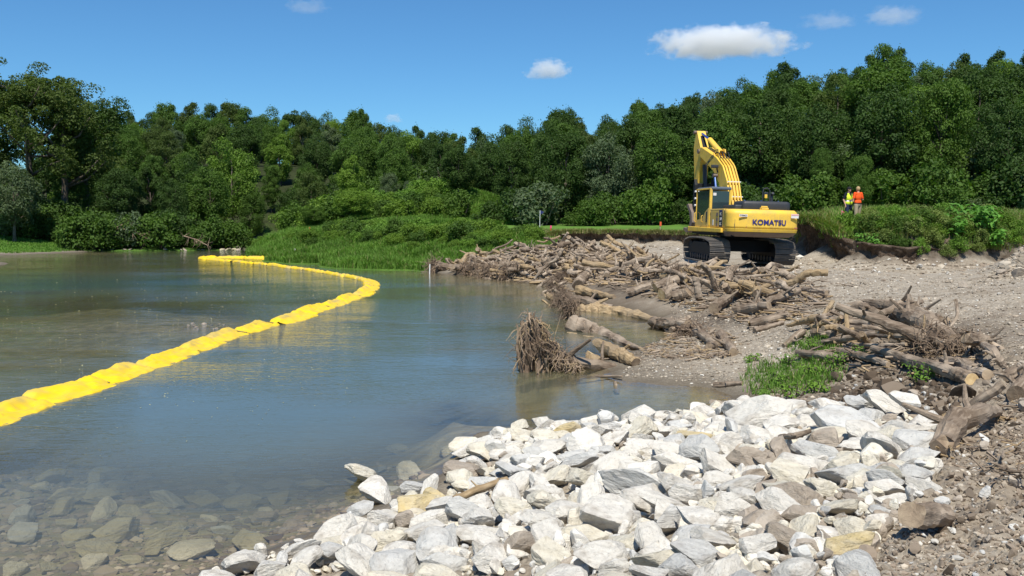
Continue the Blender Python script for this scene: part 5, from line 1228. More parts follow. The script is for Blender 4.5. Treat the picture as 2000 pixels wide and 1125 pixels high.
# tracks
def track(x0):
    path = []; Lh, r0, top = 2.02, .46, 1.0          # stadium with a slight slope at both ends
    def arc(cy, cz, r, a0, a1, n): return [(cy + r * math.cos(R(a)), cz + r * math.sin(R(a))) for a in np.linspace(a0, a1, n)]
    prof = arc(-Lh, .50, .44, 270, 110, 12) + [(-1.3, 1.02), (-.4, 1.04), (.6, 1.04), (1.3, 1.02)] + arc(Lh, .50, .44, 70, -90, 12) + [(0, .055)]
    prof = np.array(prof + [prof[0]]); seg = np.linalg.norm(np.diff(prof, axis=0), axis=1); cum = np.concatenate([[0], np.cumsum(seg)]); tot = cum[-1]; n = 50; geo = []
    for k in range(n):
        s = (k + .5) / n * tot; y = np.interp(s, cum, prof[:, 0]); z = np.interp(s, cum, prof[:, 1]); y2 = np.interp((s + .05) % tot, cum, prof[:, 0]); z2 = np.interp((s + .05) % tot, cum, prof[:, 1]); y1 = np.interp((s - .05) % tot, cum, prof[:, 0]); z1 = np.interp((s - .05) % tot, cum, prof[:, 1])
        a = math.atan2(z2 - z1, y2 - y1); ln = tot / n
        geo.append(box((x0, y, z), (.86, ln * .90, .035), .008, (a, 0, 0))[:2])
        ny_, nz_ = -math.sin(a), math.cos(a)
        # outward side of the shoe carries three grouser bars
        if ny_ * y + nz_ * (z - .5) < 0: ny_, nz_ = -ny_, -nz_
        for o_ in (-.33, 0, .33): geo.append(box((x0, y + ny_ * .03 + math.cos(a) * ln * o_, z + nz_ * .03 + math.sin(a) * ln * o_), (.86, .018, .045), 0, (a, 0, 0))[:2])
    tr = mp("track", ex, geo, STEEL)
    fr = mp("track_frame", tr, [prism([(-1.85, .30), (1.85, .30), (1.9, .62), (1.2, .86), (-1.2, .86), (-1.9, .62)], x0 - .26, x0 + .26, .02)], DARK)
    for y in (-Lh, Lh):
        ro = [tube([(x0 - .2, y, .5), (x0 + .2, y, .5)], .40, 20)]
        for k in range(12): a = k * math.pi / 6; ro.append(box((x0, y + .41 * math.cos(a), .5 + .41 * math.sin(a)), (.14, .08, .06), 0, (a, 0, 0)))
        mp("sprocket" if y < 0 else "idler_wheel", tr, ro, BK)
    for k in range(8): mp("roller", tr, [tube([(x0 - .3, -1.45 + k * .415, .22), (x0 + .3, -1.45 + k * .415, .22)], .13, 12)], BK)
    tr.rotation_euler = (0, 0, R(-4.2)); return tr
track(-1.37); track(1.37)
mp("car_body", ex, [prism([(-1.3, .50), (1.3, .50), (1.15, 1.0), (-1.15, 1.0)], -1.05, 1.05, .04), tube([(0, 0, .95), (0, 0, 1.22)], .72, 28)], DARK)
# upper structure
mp("deck", ex, [box((0, -.6, 1.24), (2.6, 4.6, .16), .02), box((-1.28, .1, 1.30), (.36, 3.5, .2), .03)], DARK)
mp("side_step", ex, [prism([(-2.35, 1.30), (2.2, 1.30), (2.2, 1.52), (-2.35, 1.48)], -1.56, -1.26, .03)], Y_)
# counterweight: plan outline with a curved back, lower scraped band and top
def cw(z0, z1, inset0=0.0, inset1=0.0, top_r=0.0):
    pts = []
    for k in range(25):
        x = -1.48 + 2.96 * k / 24; e = abs(x) / 1.48; y = -3.40 + .34 * e ** 2.4 + (.16 * max(0, (e - .93) / .07) ** 2); pts.append((x, y))
    rows = []; nz = 9
    for q in range(nz):
        u = q / (nz - 1); z = z0 + (z1 - z0) * u; ins = inset0 * (1 - u) + inset1 * u + (top_r * max(0, (u - .82) / .18) ** 2.2)
        rows.append([(x * (1 - ins * .22), y + ins, z) for x, y in pts] + [(1.48 * (1 - ins * .22), -2.35, z), (-1.48 * (1 - ins * .22), -2.35, z)])
    V = np.array(rows).reshape(-1, 3); n = len(rows[0]); i, j = np.meshgrid(np.arange(nz - 1), np.arange(n), indexing='ij'); j2 = (j + 1) % n
    Q = np.stack([i * n + j, i * n + j2, (i + 1) * n + j2, (i + 1) * n + j], -1).reshape(-1, 4); k = np.arange(n)
    return V, [Q, k[::-1][None], (k + (nz - 1) * n)[None]]
cwo = mp("counterweight", ex, [cw(1.50, 2.28, 0, .04, .16)], Y_, True)
cwo.data.polygons.foreach_set("use_smooth", [len(p.vertices) == 4 for p in cwo.data.polygons])
mp("counterweight_band", ex, [cw(1.36, 1.49, .02, -.02)], Y_, True)
mp("counterweight_skirt", ex, [cw(1.16, 1.355, .30, .05)], SCRAPE, True)
mp("lifting_eye", ex, [box((-.02, -3.05, 2.32), (.30, .26, .09), .04), tube([(-.14, -3.05, 2.30), (-.14, -3.05, 2.40), (.10, -3.05, 2.40), (.10, -3.05, 2.30)], .03, 8)], Y_)
bend_on(text_mesh("lettering", "KOMATSU", .30, BLUE, ex, (.10, -3.40, 1.755), (R(90), 0, 0), .006, 1.02, .02))
mp("sticker", ex, [box((-.98, -3.315, 2.02), (.32, .012, .10), .0, (0, 0, R(-7)))], WHT)
text_mesh("lettering", "DEMO", .085, mat("ink", (.05, .05, .06), .6), ex, (-.98, -3.325, 2.02), (R(90), 0, R(-7)), .002, 1.2)
mp("warning_sticker", ex, [box((1.2, -3.265, 2.05), (.34, .012, .17), .0, (0, 0, R(9)))], WHT)
mp("warning_stripe", ex, [box((1.2, -3.275, 2.10), (.32, .010, .05), .0, (0, 0, R(9)))], mat("pink_print", (.75, .40, .38), .6))
for x in (-.78, 1.25): mp("reflector", ex, [box((x, -3.32 + abs(x) * .02, 1.56), (.12, .02, .06), .008)], mat("red_reflector", (.35, .12, .08), .3))
for x in (-.62, -1.30): mp("panel_seam", ex, [box((x, -3.34 + (.09 if x < -1 else 0), 1.68), (.010, .02, .34), 0)], SCRAPE)
# left side doors behind the cab
mp("side_door", ex, [prism([(-2.34, 1.50), (-.62, 1.50), (-.62, 2.24), (-2.34, 2.24)], -1.46, -1.38, .05)], Y_side)
mp("side_roof", ex, [box((-1.28, -1.46, 2.25), (.36, 1.74, .08), .03)], Y_side)
mp("side_panel", ex, [box((-1.466, -2.02, 1.86), (.012, .40, .66), .0)], BK)
sp = R(-90)
for s_, z in (("PC", 2.06), ("300", 1.86), ("LC", 1.66)): text_mesh("lettering", s_, .17, WHT, ex, (-1.476, -2.02, z), (R(90), 0, sp), .002)
mp("side_decal", ex, [box((-1.467, -1.98, 2.20), (.012, .34, .06), 0)], BLUE)
for z in (1.62, 1.84, 2.06): mp("grille_slot", ex, [box((-1.468, -1.55, z), (.012, .22, .13), .0)], SCRAPE)
mp("side_label", ex, [box((-1.468, -1.05, 1.72), (.012, .13, .24), .0)], WHT)
# engine hood, rear deck
mp("engine_hood", ex, [box((.25, -2.05, 2.40), (2.05, 1.20, .48), .13), box((-.78, -1.75, 2.32), (.55, 1.5, .30), .06)], BK, True)
bo = [(.95, -2.1, 2.66), (.2, -2.1, 2.66), (-.5, -2.1, 2.66)]
for b_ in bo: mp("hood_bolt", ex, [ico(2, .025, b_)], CHROME_SKY)
mp("right_tank", ex, [box((1.12, .1, 1.75), (.64, 2.2, .85), .06)], Y_)
mp("exhaust_pipe", ex, [tube([(.9, -1.5, 2.5), (.9, -1.5, 2.92), (.9, -1.62, 3.02)], .06, 12)], BK)
mp("mirror", ex, [tube([(1.30, -.3, 2.2), (1.30, -.3, 3.16), (1.18, -.3, 3.28), (1.02, -.3, 3.26), (.98, -.3, 3.1), (.98, -.3, 2.2)], .028, 8), box((1.13, -.3, 2.98), (.20, .06, .26), .03)], BK)
mp("mirror_bracket", ex, [box((1.11, -.345, 2.92), (.12, .04, .16), .02)], Y_)
# cab
cx0, cx1, cy0, cy1, cz0, cz1 = -1.47, -.50, -.52, 1.42, 1.42, 3.20
cab = mp("cab", ex, [box(((cx0 + cx1) / 2, (cy0 + cy1) / 2, 1.52), (cx1 - cx0, cy1 - cy0, .22), .03), box((cx0 + .06, cy0 + .06, (cz0 + cz1) / 2), (.12, .12, cz1 - cz0), .03), box((cx1 - .05, cy0 + .05, (cz0 + cz1) / 2), (.10, .10, cz1 - cz0), .03),
         box((cx0 + .04, cy1 - .05, (cz0 + cz1) / 2), (.07, .08, cz1 - cz0), .02), box((cx1 - .04, cy1 - .05, (cz0 + cz1) / 2), (.07, .08, cz1 - cz0), .02), box((cx0 + .03, (cy0 + cy1) / 2, 3.17), (.06, cy1 - cy0, .07), .02)], Y_)
mp("roof", cab, [box(((cx0 + cx1) / 2 + .02, (cy0 + cy1) / 2, 3.20), (cx1 - cx0 - .06, cy1 - cy0 + .04, .13), .05)], paint("roof_grey", (.10, .125, .16), .5))
mp("rear_window", cab, [box(((cx0 + cx1) / 2, cy0 + .04, 2.62), (cx1 - cx0 - .2, .02, .92), 0)], GLASS)
mp("rear_panel", cab, [box(((cx0 + cx1) / 2, cy0 + .05, 1.86), (cx1 - cx0 - .2, .04, .60), 0)], BK)
mp("side_window", cab, [box((cx0 + .04, cy0 + 1.02, 2.46), (.02, cy1 - cy0 - .26, 1.26), 0)], GLASS)
mp("front_window", cab, [box(((cx0 + cx1) / 2, cy1 - .04, 2.4), (cx1 - cx0 - .14, .02, 1.4), 0)], GLASS)
dr = mp("cab_door", cab, [prism([(-.42, 1.52), (1.40, 1.52), (1.40, 1.80), (.45, 1.86), (-.05, 2.20), (-.42, 2.34)], cx0 - .012, cx0 + .02, .006)], Y_side)
mp("door_handle", dr, [tube([(cx0 - .02, 1.25, 1.72), (cx0 - .10, 1.25, 1.78), (cx0 - .10, 1.25, 2.1), (cx0 - .02, 1.25, 2.16)], .02, 8), tube([(cx0 - .02, .3, 1.72), (cx0 - .08, .3, 1.76), (cx0 - .08, .3, 1.98), (cx0 - .02, .3, 2.02)], .02, 8)], Y_)
mp("door_vent", dr, [box((cx0 - .018, -.22, 1.95), (.012, .16, .46), 0)], BK)
mp("window_sticker", cab, [box((cx0 + .22, cy0 + .022, 2.94), (.14, .012, .12), 0), box((cx0 + .62, cy0 + .022, 2.26), (.11, .012, .06), 0)], WHT)
mp("seat", cab, [box((-.98, .3, 2.15), (.46, .16, .80), .06), box((-.98, .52, 1.85), (.48, .5, .14), .05)], DARK)
# boom, side profile (y, z), the arm hangs down from its tip
bx = .02
boomo = mp("boom", ex, [prism([(.15, 1.75), (.62, 1.72), (1.35, 3.15), (1.95, 3.98), (2.8, 4.65), (4.75, 5.55), (5.05, 5.75), (4.95, 6.06), (4.6, 6.10), (2.4, 5.35), (1.45, 4.80), (.80, 3.95), (.10, 2.15)], bx - .30, bx + .30, .03)], Y_)
text_mesh("lettering", "KOMATSU", .27, BK, boomo, (bx - .305, 3.25, 5.22), (R(90), 0, R(-90)), .003, 1.0, .02)
bpy.data.objects[boomo.children[0].name].rotation_euler = Euler((R(90), 0, R(-90))).to_matrix().to_4x4().to_euler()
boomo.children[0].rotation_euler = (Matrix.Rotation(R(-24.5), 4, 'X') @ Euler((R(90), 0, R(-90))).to_matrix().to_4x4()).to_euler()
def hose(pts, r=.025): return tube(np.array(pts, float), r, 7)
hs = [(.55, 2.9), (.30, 2.55)]
for k in range(4):
    xx = bx - .21 + k * .14
    mp("hydraulic_line", boomo, [tube(np.array([(xx + .05 * k, -.25, 2.1), (xx + .03 * k, .0, 2.45), (xx, .28, 2.95), (xx, .62, 3.80), (xx, .74, 4.02), (xx, 1.22, 4.70), (xx, 1.45, 4.90), (xx, 2.0, 5.24)]), .034, 8)], Y_)
    mp("rubber_hose", boomo, [hose([(xx, 1.95, 5.22), (xx, 2.2, 5.55 + .06 * (k % 2)), (xx, 2.55, 5.62), (xx, 2.75, 5.55)], .03)], DARK)
for y, z, a in ((.36, 3.10, 0), (.68, 3.90, 0)): mp("hose_clamp", boomo, [box((bx, y, z), (.62, .06, .06), .012)], WHT)
for x in (-.42, .46):
    cyl = mp("boom_cylinder", boomo, [tube([(x, 1.05, 1.75), (x, 1.62, 3.10)], .10, 14)], Y_)
    mp("piston_rod", cyl, [tube([(x, 1.60, 3.05), (x, 2.02, 4.30)], .052, 12)], CHROME_SKY)
    mp("pin", cyl, [tube([(x - .10, 2.02, 4.30), (x + .10, 2.02, 4.30)], .12, 14)], SCRAPE)
mp("work_lamp", boomo, [box((bx - .52, 1.85, 4.78), (.32, .16, .17), .03), tube([(bx - .40, 1.9, 4.7), (bx - .34, 1.95, 4.45)], .035, 8)], BK)
ac = mp("arm_cylinder", boomo, [tube([(bx + .03, 2.65, 5.62), (bx + .03, 4.35, 6.52)], .135, 16)], Y_)
mp("piston_rod", ac, [tube([(bx + .03, 4.3, 6.49), (bx + .03, 5.72, 7.06)], .06, 12)], mat("rod_blue", (.03, .09, .42), .3, .5))
mp("cylinder_bracket", boomo, [prism([(2.35, 5.3), (3.0, 5.6), (2.75, 5.85), (2.5, 5.8)], bx - .16, bx - .10, .01), prism([(2.35, 5.3), (3.0, 5.6), (2.75, 5.85), (2.5, 5.8)], bx + .14, bx + .20, .01)], Y_)
arm = mp("arm", ex, [prism([(5.62, 7.16), (5.85, 7.12), (6.05, 6.2), (5.75, 4.4), (5.50, 2.75), (5.20, 2.75), (5.02, 4.5), (4.82, 5.75), (4.95, 6.10)], bx - .22, bx + .22, .02)], Y_)
mp("arm_pin", arm, [tube([(bx - .34, 5.74, 7.08), (bx + .34, 5.74, 7.08)], .10, 14), tube([(bx - .36, 4.92, 5.88), (bx + .36, 4.92, 5.88)], .14, 14)], SCRAPE)
mp("arm_channel", arm, [prism([(5.5, 6.95), (5.6, 6.95), (4.98, 6.12), (4.88, 6.14)], bx - .10, bx + .10, .01)], DARK)
bc = mp("bucket_cylinder", arm, [tube([(bx, 4.86, 5.1), (bx, 4.62, 3.6)], .10, 12)], BK)
mp("thumb", arm, [prism([(4.55, 2.3), (4.85, 2.3), (4.9, 3.9), (4.78, 4.25), (4.62, 3.9)], bx - .52, bx - .38, .02), prism([(4.55, 2.3), (4.85, 2.3), (4.9, 3.9), (4.78, 4.25), (4.62, 3.9)], bx + .34, bx + .48, .02), box((bx, 4.68, 3.2), (.8, .12, 1.6), .03)], DARK)
for z in (2.7, 3.1, 3.5):
    for x in (-.45, .41): mp("pin", bpy.data.objects[[c for c in arm.children if c.name.startswith("thumb")][0].name], [tube([(bx + x - .1, 4.52, z), (bx + x + .1, 4.52, z)], .06, 10)], WHT)
mp("bucket", arm, [prism([(5.5, 2.75), (5.2, 2.8), (4.6, 2.3), (4.45, 1.7), (4.8, 1.2), (5.4, 1.1), (5.9, 1.3), (5.75, 1.4), (5.3, 1.35), (4.95, 1.5), (4.8, 1.85), (5.0, 2.3)], bx - .65, bx + .65, .02)], SCRAPE)

for o in (boomo, arm): o.scale = (1, 1.02, .84); o.location = (0, 0, 1.75 * .16)

# ------------------------------------------------------------ two people on the bank
def fleshed(name, parts, m, parent, voxel=.012, smooth=6, edit=None, mats=None):
    mb = MB()
    for v, f in parts: mb.add(v, f)
    o = mb.obj(name, [m]); rm = o.modifiers.new("r", 'REMESH'); rm.mode = 'VOXEL'; rm.voxel_size = voxel; sm = o.modifiers.new("s", 'SMOOTH'); sm.iterations = smooth; sm.factor = .5
    bpy.context.view_layer.update(); me = bpy.data.meshes.new_from_object(o.evaluated_get(bpy.context.evaluated_depsgraph_get())); bpy.data.objects.remove(o)
    me.materials.clear()
    for q in (mats or [m]): me.materials.append(q)
    if edit: edit(me)
    me.polygons.foreach_set("use_smooth", [True] * len(me.polygons)); return link(name, me, parent)
def limb(a, b, ra, rb):
    a, b = np.array(a, float), np.array(b, float); u = np.linspace(0, 1, 5)[:, None]; out = [tube(a + (b - a) * u, np.linspace(ra, rb, 5), 12), ico(2, ra, a), ico(2, rb, b)]; return out
def ell(c, r): return ico(3, 1.0, c, r)
SKIN = mat("skin", (.52, .30, .21), .55)
def hand(w, dirn, side):
    """palm, four unequal bent fingers and a thumb leaving the palm's side"""
    w = np.array(w, float); D = np.array(dirn, float); D /= np.linalg.norm(D); S_ = np.cross(D, [0, 1, .2]); S_ /= np.linalg.norm(S_); N = np.cross(S_, D); out = limb(w, w + D * .075, .024, .030)
    for k, (o_, l_) in enumerate([(-.028, .066), (-.009, .078), (.010, .073), (.027, .056)]):
        b_ = w + D * .085 + S_ * o_; m_ = b_ + D * l_ * .55 + N * .008; e_ = m_ + D * l_ * .40 + N * .024; out += limb(b_, m_, .0095, .009) + limb(m_, e_, .009, .0075)
    t0 = w + D * .03 + S_ * side * .026; t1 = t0 + D * .035 + S_ * side * .022; out += limb(t0, t1, .012, .011) + limb(t1, t1 + D * .03 + N * .01, .011, .009); return out
def person(px, dist, yaw, elbows, wrists, hdirs, label, shirt, trousers, head_turn, extra):
    x, y = at_d(px, dist)[:2]; r = empty("person", (x, y, H1(x, y)), (0, 0, yaw)); sh = [(-.185, 0, 1.43), (.185, 0, 1.43)]; hip = [(-.095, 0, .92), (.095, 0, .92)]; kn = [(-.11, -.03, .50), (.12, .02, .50)]; an = [(-.12, .02, .09), (.14, .05, .09)]
    ht = Euler((0, 0, head_turn)).to_matrix(); hd = lambda p: np.array(ht @ Vector(p)) + np.array([0, -.015, 1.625])
    body = [ell((0, 0, 1.28), (.165, .105, .20)), ell((0, 0, 1.02), (.155, .11, .16)), ell((0, .0, 1.40), (.17, .085, .075))] + limb((0, .01, 1.45), (0, -.005, 1.56), .056, .052)
    body += [ico(3, 1.0, hd((0, 0, 0)), (.074, .092, .112)), ico(2, 1.0, hd((0, -.03, -.06)), (.055, .062, .06)), ico(2, 1.0, hd((0, -.098, -.005)), (.014, .02, .024)), ico(2, 1.0, hd((0, -.088, -.05)), (.024, .010, .008)), ico(2, 1.0, hd((.076, .0, 0)), (.012, .022, .032)), ico(2, 1.0, hd((-.076, .0, 0)), (.012, .022, .032))]
    for k in (0, 1):
        body += limb(sh[k], elbows[k], .052, .040) + limb(elbows[k], wrists[k], .040, .027) + hand(wrists[k], hdirs[k], 1 if k == 0 else -1)
        body += limb(hip[k], kn[k], .085, .056) + limb(kn[k], an[k], .056, .040)
    fleshed("body", body, SKIN, r, .0085, 3)
    for s_ in (-1, 1): mp("eye", r, [ico(2, .011, hd((s_ * .030, -.086, .012)))], DARK)
    tp = [ell((0, 0, 1.27), (.185, .125, .21)), ell((0, .0, 1.04), (.178, .128, .15)), ell((0, 0, 1.405), (.19, .10, .08))]
    for k in (0, 1): tp += limb(sh[k], np.array(sh[k]) * .25 + np.array(elbows[k]) * .75, .068, .060)
    fleshed("shirt", tp, shirt, r, .013, 5)
    tr = [ell((0, 0, .93), (.172, .122, .12))]
    for k in (0, 1): tr += limb(hip[k], kn[k], .104, .078) + limb(kn[k], np.array(an[k]) + [0, 0, -.02], .078, .062)
    fleshed("trousers", tr, trousers, r, .013, 4)
    for k in (0, 1): fleshed("boot", [ell(np.array(an[k]) + [0, -.06, -.035], (.052, .14, .055))] + limb(an[k], np.array(an[k]) + [0, 0, .08], .052, .05), mat("boot_leather", (.09, .06, .04), .7), r, .012, 3)
    extra(r, hd); return tag(r, label, "person", "workers talking on the bank")
def hair(r, hd, m):
    def ed(me):
        bm = bmesh.new(); bm.from_mesh(me); bad = [f for f in bm.faces if (lambda c: (c.z < hd((0, 0, 0))[2] - .02 and (np.array(ht_inv(c))[1] < .02)) or c.z < hd((0, 0, 0))[2] - .075)(f.calc_center_median())]; bmesh.ops.delete(bm, geom=bad, context='FACES'); bm.to_mesh(me); bm.free()
    c0 = Vector(hd((0, 0, 0))); ax = Vector(hd((0, 1, 0))) - c0; ht_inv = lambda c: (0, (c - c0).dot(ax), 0)
    fleshed("hair", [ico(3, 1.0, hd((0, .012, .018)), (.086, .100, .112))], m, r, .010, 2, ed)
def vest_extra(r, hd):
    VY = paint("hi_vis_yellow", (.70, .90, .04), .6, (.5, .6, .1), .2); SV = mat("reflective_tape", (.40, .38, .45), .35, .3)
    def ed(me):
        bm = bmesh.new(); bm.from_mesh(me); bad = []
        for f in bm.faces:
            c = f.calc_center_median()
            if (c.y < 0 and c.z > 1.24 and abs(c.x) < (c.z - 1.24) * .42) or c.z > 1.455 or (abs(c.x) > .185 and c.z > 1.2): bad.append(f)
            elif 1.08 < c.z < 1.135: f.material_index = 1
            elif abs(abs(c.x) - .115) < .022 and c.z > 1.13 and c.y > 0: f.material_index = 1
        bmesh.ops.delete(bm, geom=bad, context='FACES'); bm.to_mesh(me); bm.free()
    fleshed("safety_vest", [ell((0, 0, 1.26), (.205, .145, .22)), ell((0, 0, 1.03), (.205, .150, .17)), ell((0, 0, 1.40), (.205, .115, .085))], VY, r, .013, 4, ed, [VY, SV])
    hair(r, hd, mat("dark_hair", (.03, .022, .016), .7)); CAPM = mat("black_cap", (.012, .012, .014), .8)
    def edc(me):
        bm = bmesh.new(); bm.from_mesh(me); bmesh.ops.delete(bm, geom=[f for f in bm.faces if f.calc_center_median().z < hd((0, 0, .028))[2] and (f.calc_center_median() - Vector(hd((0, 0, .02)))).length < .094], context='FACES'); bm.to_mesh(me); bm.free()
    fleshed("cap", [ico(3, 1.0, hd((0, .004, .045)), (.090, .104, .088)), ico(3, 1.0, hd((0, -.115, .040)), (.065, .07, .012))], CAPM, r, .009, 2)
    mp("belt", r, [tube([(math.cos(a) * .176, math.sin(a) * .126, .985) for a in np.linspace(0, 6.28, 24)], .018, 6)], DARK)
person(1654.5, 40.5, R(28), [(-.27, .05, 1.16), (.27, .04, 1.16)], [(-.27, -.06, .93), (.22, -.16, 1.02)], [(0, -.15, -1), (-.5, -.6, -.5)], "person in black cap, dark blue trousers and yellow safety vest, facing the one in orange", mat("navy_shirt", (.012, .014, .022), .85), mat("navy_trousers", (.020, .030, .075), .85), R(15), vest_extra)
person(1672.5, 40.1, R(205), [(-.27, .02, 1.16), (.26, -.02, 1.16)], [(-.22, -.22, 1.10), (.16, -.26, 1.14)], [(.4, -1, .1), (-.5, -.9, .0)], "person with fair hair in an orange shirt and khaki trousers, seen from behind", mat("orange_shirt", (.90, .10, .012), .75), mat("khaki_trousers", (.36, .29, .19), .85), R(-18), lambda r, hd: (hair(r, hd, mat("fair_hair", (.42, .29, .14), .7)), mp("belt", r, [tube([(math.cos(a) * .176, math.sin(a) * .126, .985) for a in np.linspace(0, 6.28, 24)], .018, 6)], DARK)))

# ------------------------------------------------------------ the yellow curtain floating on the river
YC = mat("yellow_curtain_fabric", (.86, .58, .008), .38, 0, .45); t = NT(YC); co = t.coord("Object")
n1 = t.noise(co, .55, 4, .6); n2 = t.noise(co, 3.0, 6, .65); n3 = t.noise(t.coord("Object", (1, 1, 3)), 8, 4)
c = t.mix(t.math('MULTIPLY', t.ramp(n2, [(.45, 0.0), (.75, 1.0)]), .35), (.86, .58, .008), (.80, .50, .02))
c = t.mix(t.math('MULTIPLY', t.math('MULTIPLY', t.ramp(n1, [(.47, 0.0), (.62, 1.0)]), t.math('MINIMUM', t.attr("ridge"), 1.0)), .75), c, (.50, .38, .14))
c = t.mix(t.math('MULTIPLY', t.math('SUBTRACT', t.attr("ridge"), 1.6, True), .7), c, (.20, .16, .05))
c = t.mix(t.math('MULTIPLY', t.ramp(n2, [(.62, 0.0), (.70, 1.0)]), .55), c, (.30, .22, .07))
t.base(c); t.normal(t.bump(t.math('ADD', n2, t.math('MULTIPLY', n3, .3)), .35, .03))
cp = [(-420, 1010), (-220, 900), (-100, 848), (0, 808), (60, 786), (130, 768), (200, 748), (280, 719), (350, 692), (430, 663), (500, 641), (560, 623), (620, 605), (680, 585), (712, 572), (726, 563), (722, 553), (700, 545), (660, 537), (600, 527.5), (540, 519.5), (480, 513.5), (430, 509.5), (395, 506.5), (393, 504.8), (410, 503.8), (450, 503.6), (500, 504.2), (536, 506)]
Pw = np.array([on_z(a, b, 0.0)[:2] for a, b in cp])
cu2 = np.concatenate([[0], np.cumsum(np.linalg.norm(np.diff(Pw, axis=0), axis=1))]); Ls = np.arange(0, cu2[-1], .06)
Pc = np.stack([np.interp(Ls, cu2, Pw[:, k]) for k in range(2)], 1)
for _ in range(60): Pc[1:-1] = (Pc[:-2] + 2 * Pc[1:-1] + Pc[2:]) / 4
STRAP = mat('grey_strap', (.12, .11, .08), .7); rgc = np.random.default_rng(12); curtain = empty("turbidity_curtain", (*Pc[len(Pc) // 3], 0)); tag(curtain, "long yellow floating silt curtain snaking down the river in linked sections", "silt curtain")
co0 = np.array([*Pc[len(Pc) // 3], 0]); profile = np.array([.80, .68]) * np.array([(-.34, -.10), (-.34, .04), (-.30, .15), (-.22, .22), (-.10, .235), (.0, .20), (.12, .135), (.26, .085), (.40, .050), (.52, .022), (.60, .0), (.62, -.08)])
i0 = 0; sec = 0
while i0 < len(Pc) - 12:
    ln = int(rgc.uniform(1.7, 2.7) / .06); i1 = min(i0 + ln, len(Pc) - 1)
    if len(Pc) - 1 - i1 < 15: i1 = len(Pc) - 1
    ii = np.arange(i0, i1 + 1); T = np.gradient(Pc, axis=0)[ii]; T /= np.linalg.norm(T, axis=1)[:, None]; Nn = np.stack([T[:, 1], -T[:, 0]], 1); u = np.linspace(0, 1, len(ii))
    a, b = rgc.uniform(.10, .22), rgc.uniform(.06, .14); env = np.minimum(np.clip(u / a, 0, 1), np.clip((1 - u) / b, 0, 1)); env = env * env * (3 - 2 * env); hh = (.30 + .70 * env) * rgc.uniform(.85, 1.12); wd = (.72 + .28 * env) * rgc.uniform(.95, 1.1)
    sh_ = rgc.normal(0, .07); V = []; S2 = Ls[ii]
    rid = []
    prof2 = np.stack([np.interp(np.linspace(0, 11, 34), np.arange(12), profile[:, q]) for q in (0, 1)], 1)
    for k, (s_, z_) in enumerate(prof2):
        wr = fbm(S2 * 2.2 + sec * 7, np.full(len(S2), s_ * 5 + sec), oct=3, seed=44) * .065 + fbm(S2 * 6.5, np.full(len(S2), s_ * 7 + sec), oct=3, seed=45, gain=.6) * .05
        pl_ = np.abs(fbm(S2 * 5 - s_ * 6 * (1 if sec % 2 else -1), np.full(len(S2), sec * 1.0), oct=2, seed=46)) * .05 * (1 - env) 
        z = np.where(z_ > 0, z_ * hh, z_) + (wr + pl_) * .75 * (1 if 2 < k < 31 else .2)
        lat = s_ * wd + sh_ + fbm(S2 * .9, np.full(len(S2), sec + .5), oct=2, seed=47) * .05
        V.append(np.concatenate([Pc[ii] + Nn * lat[:, None], z[:, None]], 1)); rid.append(np.full(len(ii), 3.0 if (k <= 2 or k >= 31) else 1.0 if s_ < .08 else .25))
    V = np.array(V); m_, n_ = V.shape[:2]; i, j = np.meshgrid(np.arange(m_ - 1), np.arange(n_ - 1), indexing='ij'); Q = np.stack([i * n_ + j, i * n_ + j + 1, (i + 1) * n_ + j + 1, (i + 1) * n_ + j], -1).reshape(-1, 4)
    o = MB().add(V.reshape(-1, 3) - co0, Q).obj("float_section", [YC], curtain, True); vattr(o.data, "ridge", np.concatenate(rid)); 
    jt = np.stack([np.array([*(Pc[i0] + Nn[0] * s_ * .78), max(z_, 0) * .30 + .02]) for s_, z_ in prof2[3:24]]) - co0
    mp("strap", o, [tube(jt, .014, 5)], STRAP); i0 = i1 - 1; sec += 1

# ------------------------------------------------------------ stakes, flags and signs
WP = paint("white_plastic", (.78, .78, .76), .5, (.35, .3, .22), .4)
def stake(name, px, dist, z0, py_top, r, m, label, cat, head=None, group=None):
    x, y = at_d(px, dist)[:2]; zb = H1(x, y) if z0 is None else z0; r_ = ray(px, py_top); zt = CAM_Z + r_[2] / r_[1] * y; o = empty(name, (x, y, zb))
    mp("post", o, [tube([(0, 0, -.35), (.01, 0, (zt - zb) * .5), (.03, 0, zt - zb)], r, 8)], m)
    if head: head(o, zt - zb)
    return tag(o, label, cat, group)
OR = mat("orange_paint", (.75, .12, .04), .6); PK = mat("pink_vinyl", (.85, .06, .22), .5); WD = paint("sign_wood", (.36, .25, .20), .7)
stake("marker_post", 575, 66.5, -.2, 489, .06, WP, "white round-topped post in the water before the grassy point", "post", lambda o, h: mp("cap", o, [ico(2, 1.0, (.03, 0, h - .10), (.13, .11, .24))], WP))
stake("stake", 638.5, 62.8, -.3, 507, .04, WP, "short white stake in the water beyond the yellow curtain", "stake")
stake("stake", 838.5, 50.5, -.3, 516, .035, WP, "white stake in the water beside the far pile's tip", "stake")
def fl(m, w_, h_): return lambda o, h: mp("flag", o, [prism([(0, h), (0, h - h_)] + [(.0, h - h_ / 2)], -.01, .01) if False else (np.array([[0, .005, h], [w_ * .5, .03, h - h_ * .1], [w_, -.02, h - h_ * .45], [w_ * .5, .02, h - h_ * .9], [0, .005, h - h_], [0, -.005, h], [w_ * .5, .02, h - h_ * .1], [w_, -.03, h - h_ * .45], [w_ * .5, .01, h - h_ * .9], [0, -.005, h - h_]]), [np.array([[0, 1, 2, 3, 4], [9, 8, 7, 6, 5]])])], m)
stake("golf_flag", 1054, 70, None, 411, .022, WP, "golf flagstick with a dark blue flag on the green", "flagstick", fl(mat("blue_flag", (.02, .03, .12), .7), .35, .3))
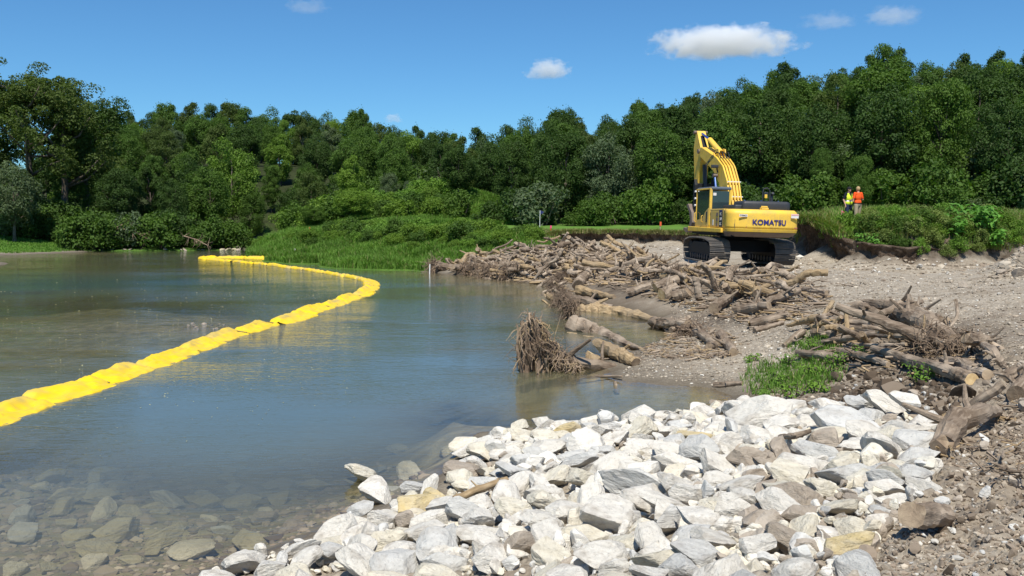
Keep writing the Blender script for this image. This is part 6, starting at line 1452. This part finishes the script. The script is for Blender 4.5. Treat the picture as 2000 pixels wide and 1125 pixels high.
stake("survey_stake", 1075, 64, None, 441, .05, OR, "orange stake at the left end of the cut bank below the green", "stake", lambda o, h: mp("pink_top", o, [box((.03, 0, h - .08), (.11, .11, .2), .01)], PK))
stake("survey_stake", 1288.5, 63.5, None, 434, .045, WD, "survey stake with a red top in front of the right wood", "stake", lambda o, h: mp("red_top", o, [box((.03, 0, h - .12), (.13, .12, .30), .01)], OR))
stake("survey_stake", 876, 66, None, 440, .06, OR, "orange stake beside the left edge of the golf green", "stake")
stake("survey_stake", 605, 75, None, 444, .06, OR, "reddish stake among weeds at the back of the grassy point", "stake")
stake("survey_stake", 654, 74, None, 444, .05, OR, "red-topped stake right of the reddish one on the grassy point", "stake")
stake("survey_flag", 1641, 41.5, None, 411, .012, WP, "small pink survey flag on the bank left of the two workers", "flag", fl(PK, .16, .20))
sg = lambda w_, h_: (lambda o, h: mp("board", o, [box((0, -.05, h - h_ / 2), (w_, .04, h_), .01)], WD))
stake("trail_sign", 849, 90, None, 387, .06, WD, "brown trail sign on a post, tallest of the group below the wood", "sign", sg(.45, .45))
stake("trail_sign", 834, 90, None, 393, .06, WD, "low wooden trail sign left of the tallest one", "sign", sg(.42, .38))
stake("trail_post", 792, 90, None, 394, .05, WP, "pale short post on the slope left of the trail signs", "post", lambda o, h: mp("cap", o, [box((0, 0, h), (.16, .16, .14), .02)], WP))
# dead branches hanging over the far left bank
rgd = np.random.default_rng(8)
for k, (px, py, w_, lab) in enumerate([(262, 462, 80, "grey dead treetop lying on the far left bank above the water"), (385, 476, 60, "grey dead branches in front of the bushes near the yellow curtain's far bend")]):
    P0 = at_d(px, 85.8); r_ = ray(px, py); P0[2] = CAM_Z + r_[2] / r_[1] * P0[1]; mb = MB(); L_ = w_ / F * 85; a0 = np.array([-L_ * .5, .4, L_ * .25]); a1 = np.array([L_ * .5, -.3, -L_ * .12])
    mb.add(*tube(np.stack([a0, (a0 + a1) / 2 + [0, 0, .2], a1]), [.07, .05, .02], 6))
    for q in range(20):
        u = rgd.uniform(0, 1); p = [a0 + (a1 - a0) * u + [0, 0, .8 * u * (1 - u)]]; D = np.array([rgd.normal(.4, .5), rgd.normal(0, .4), rgd.uniform(-.9, .5)])
        for s_ in range(5): D = D + rgd.normal(0, .25, 3); D /= np.linalg.norm(D); p.append(p[-1] + D * L_ * rgd.uniform(.04, .10))
        mb.add(*tube(np.array(p), np.linspace(.028, .008, 6), 4))
    o = mb.obj("dead_branches", M_ROOT); o.location = P0; tag(o, lab, "dead wood")
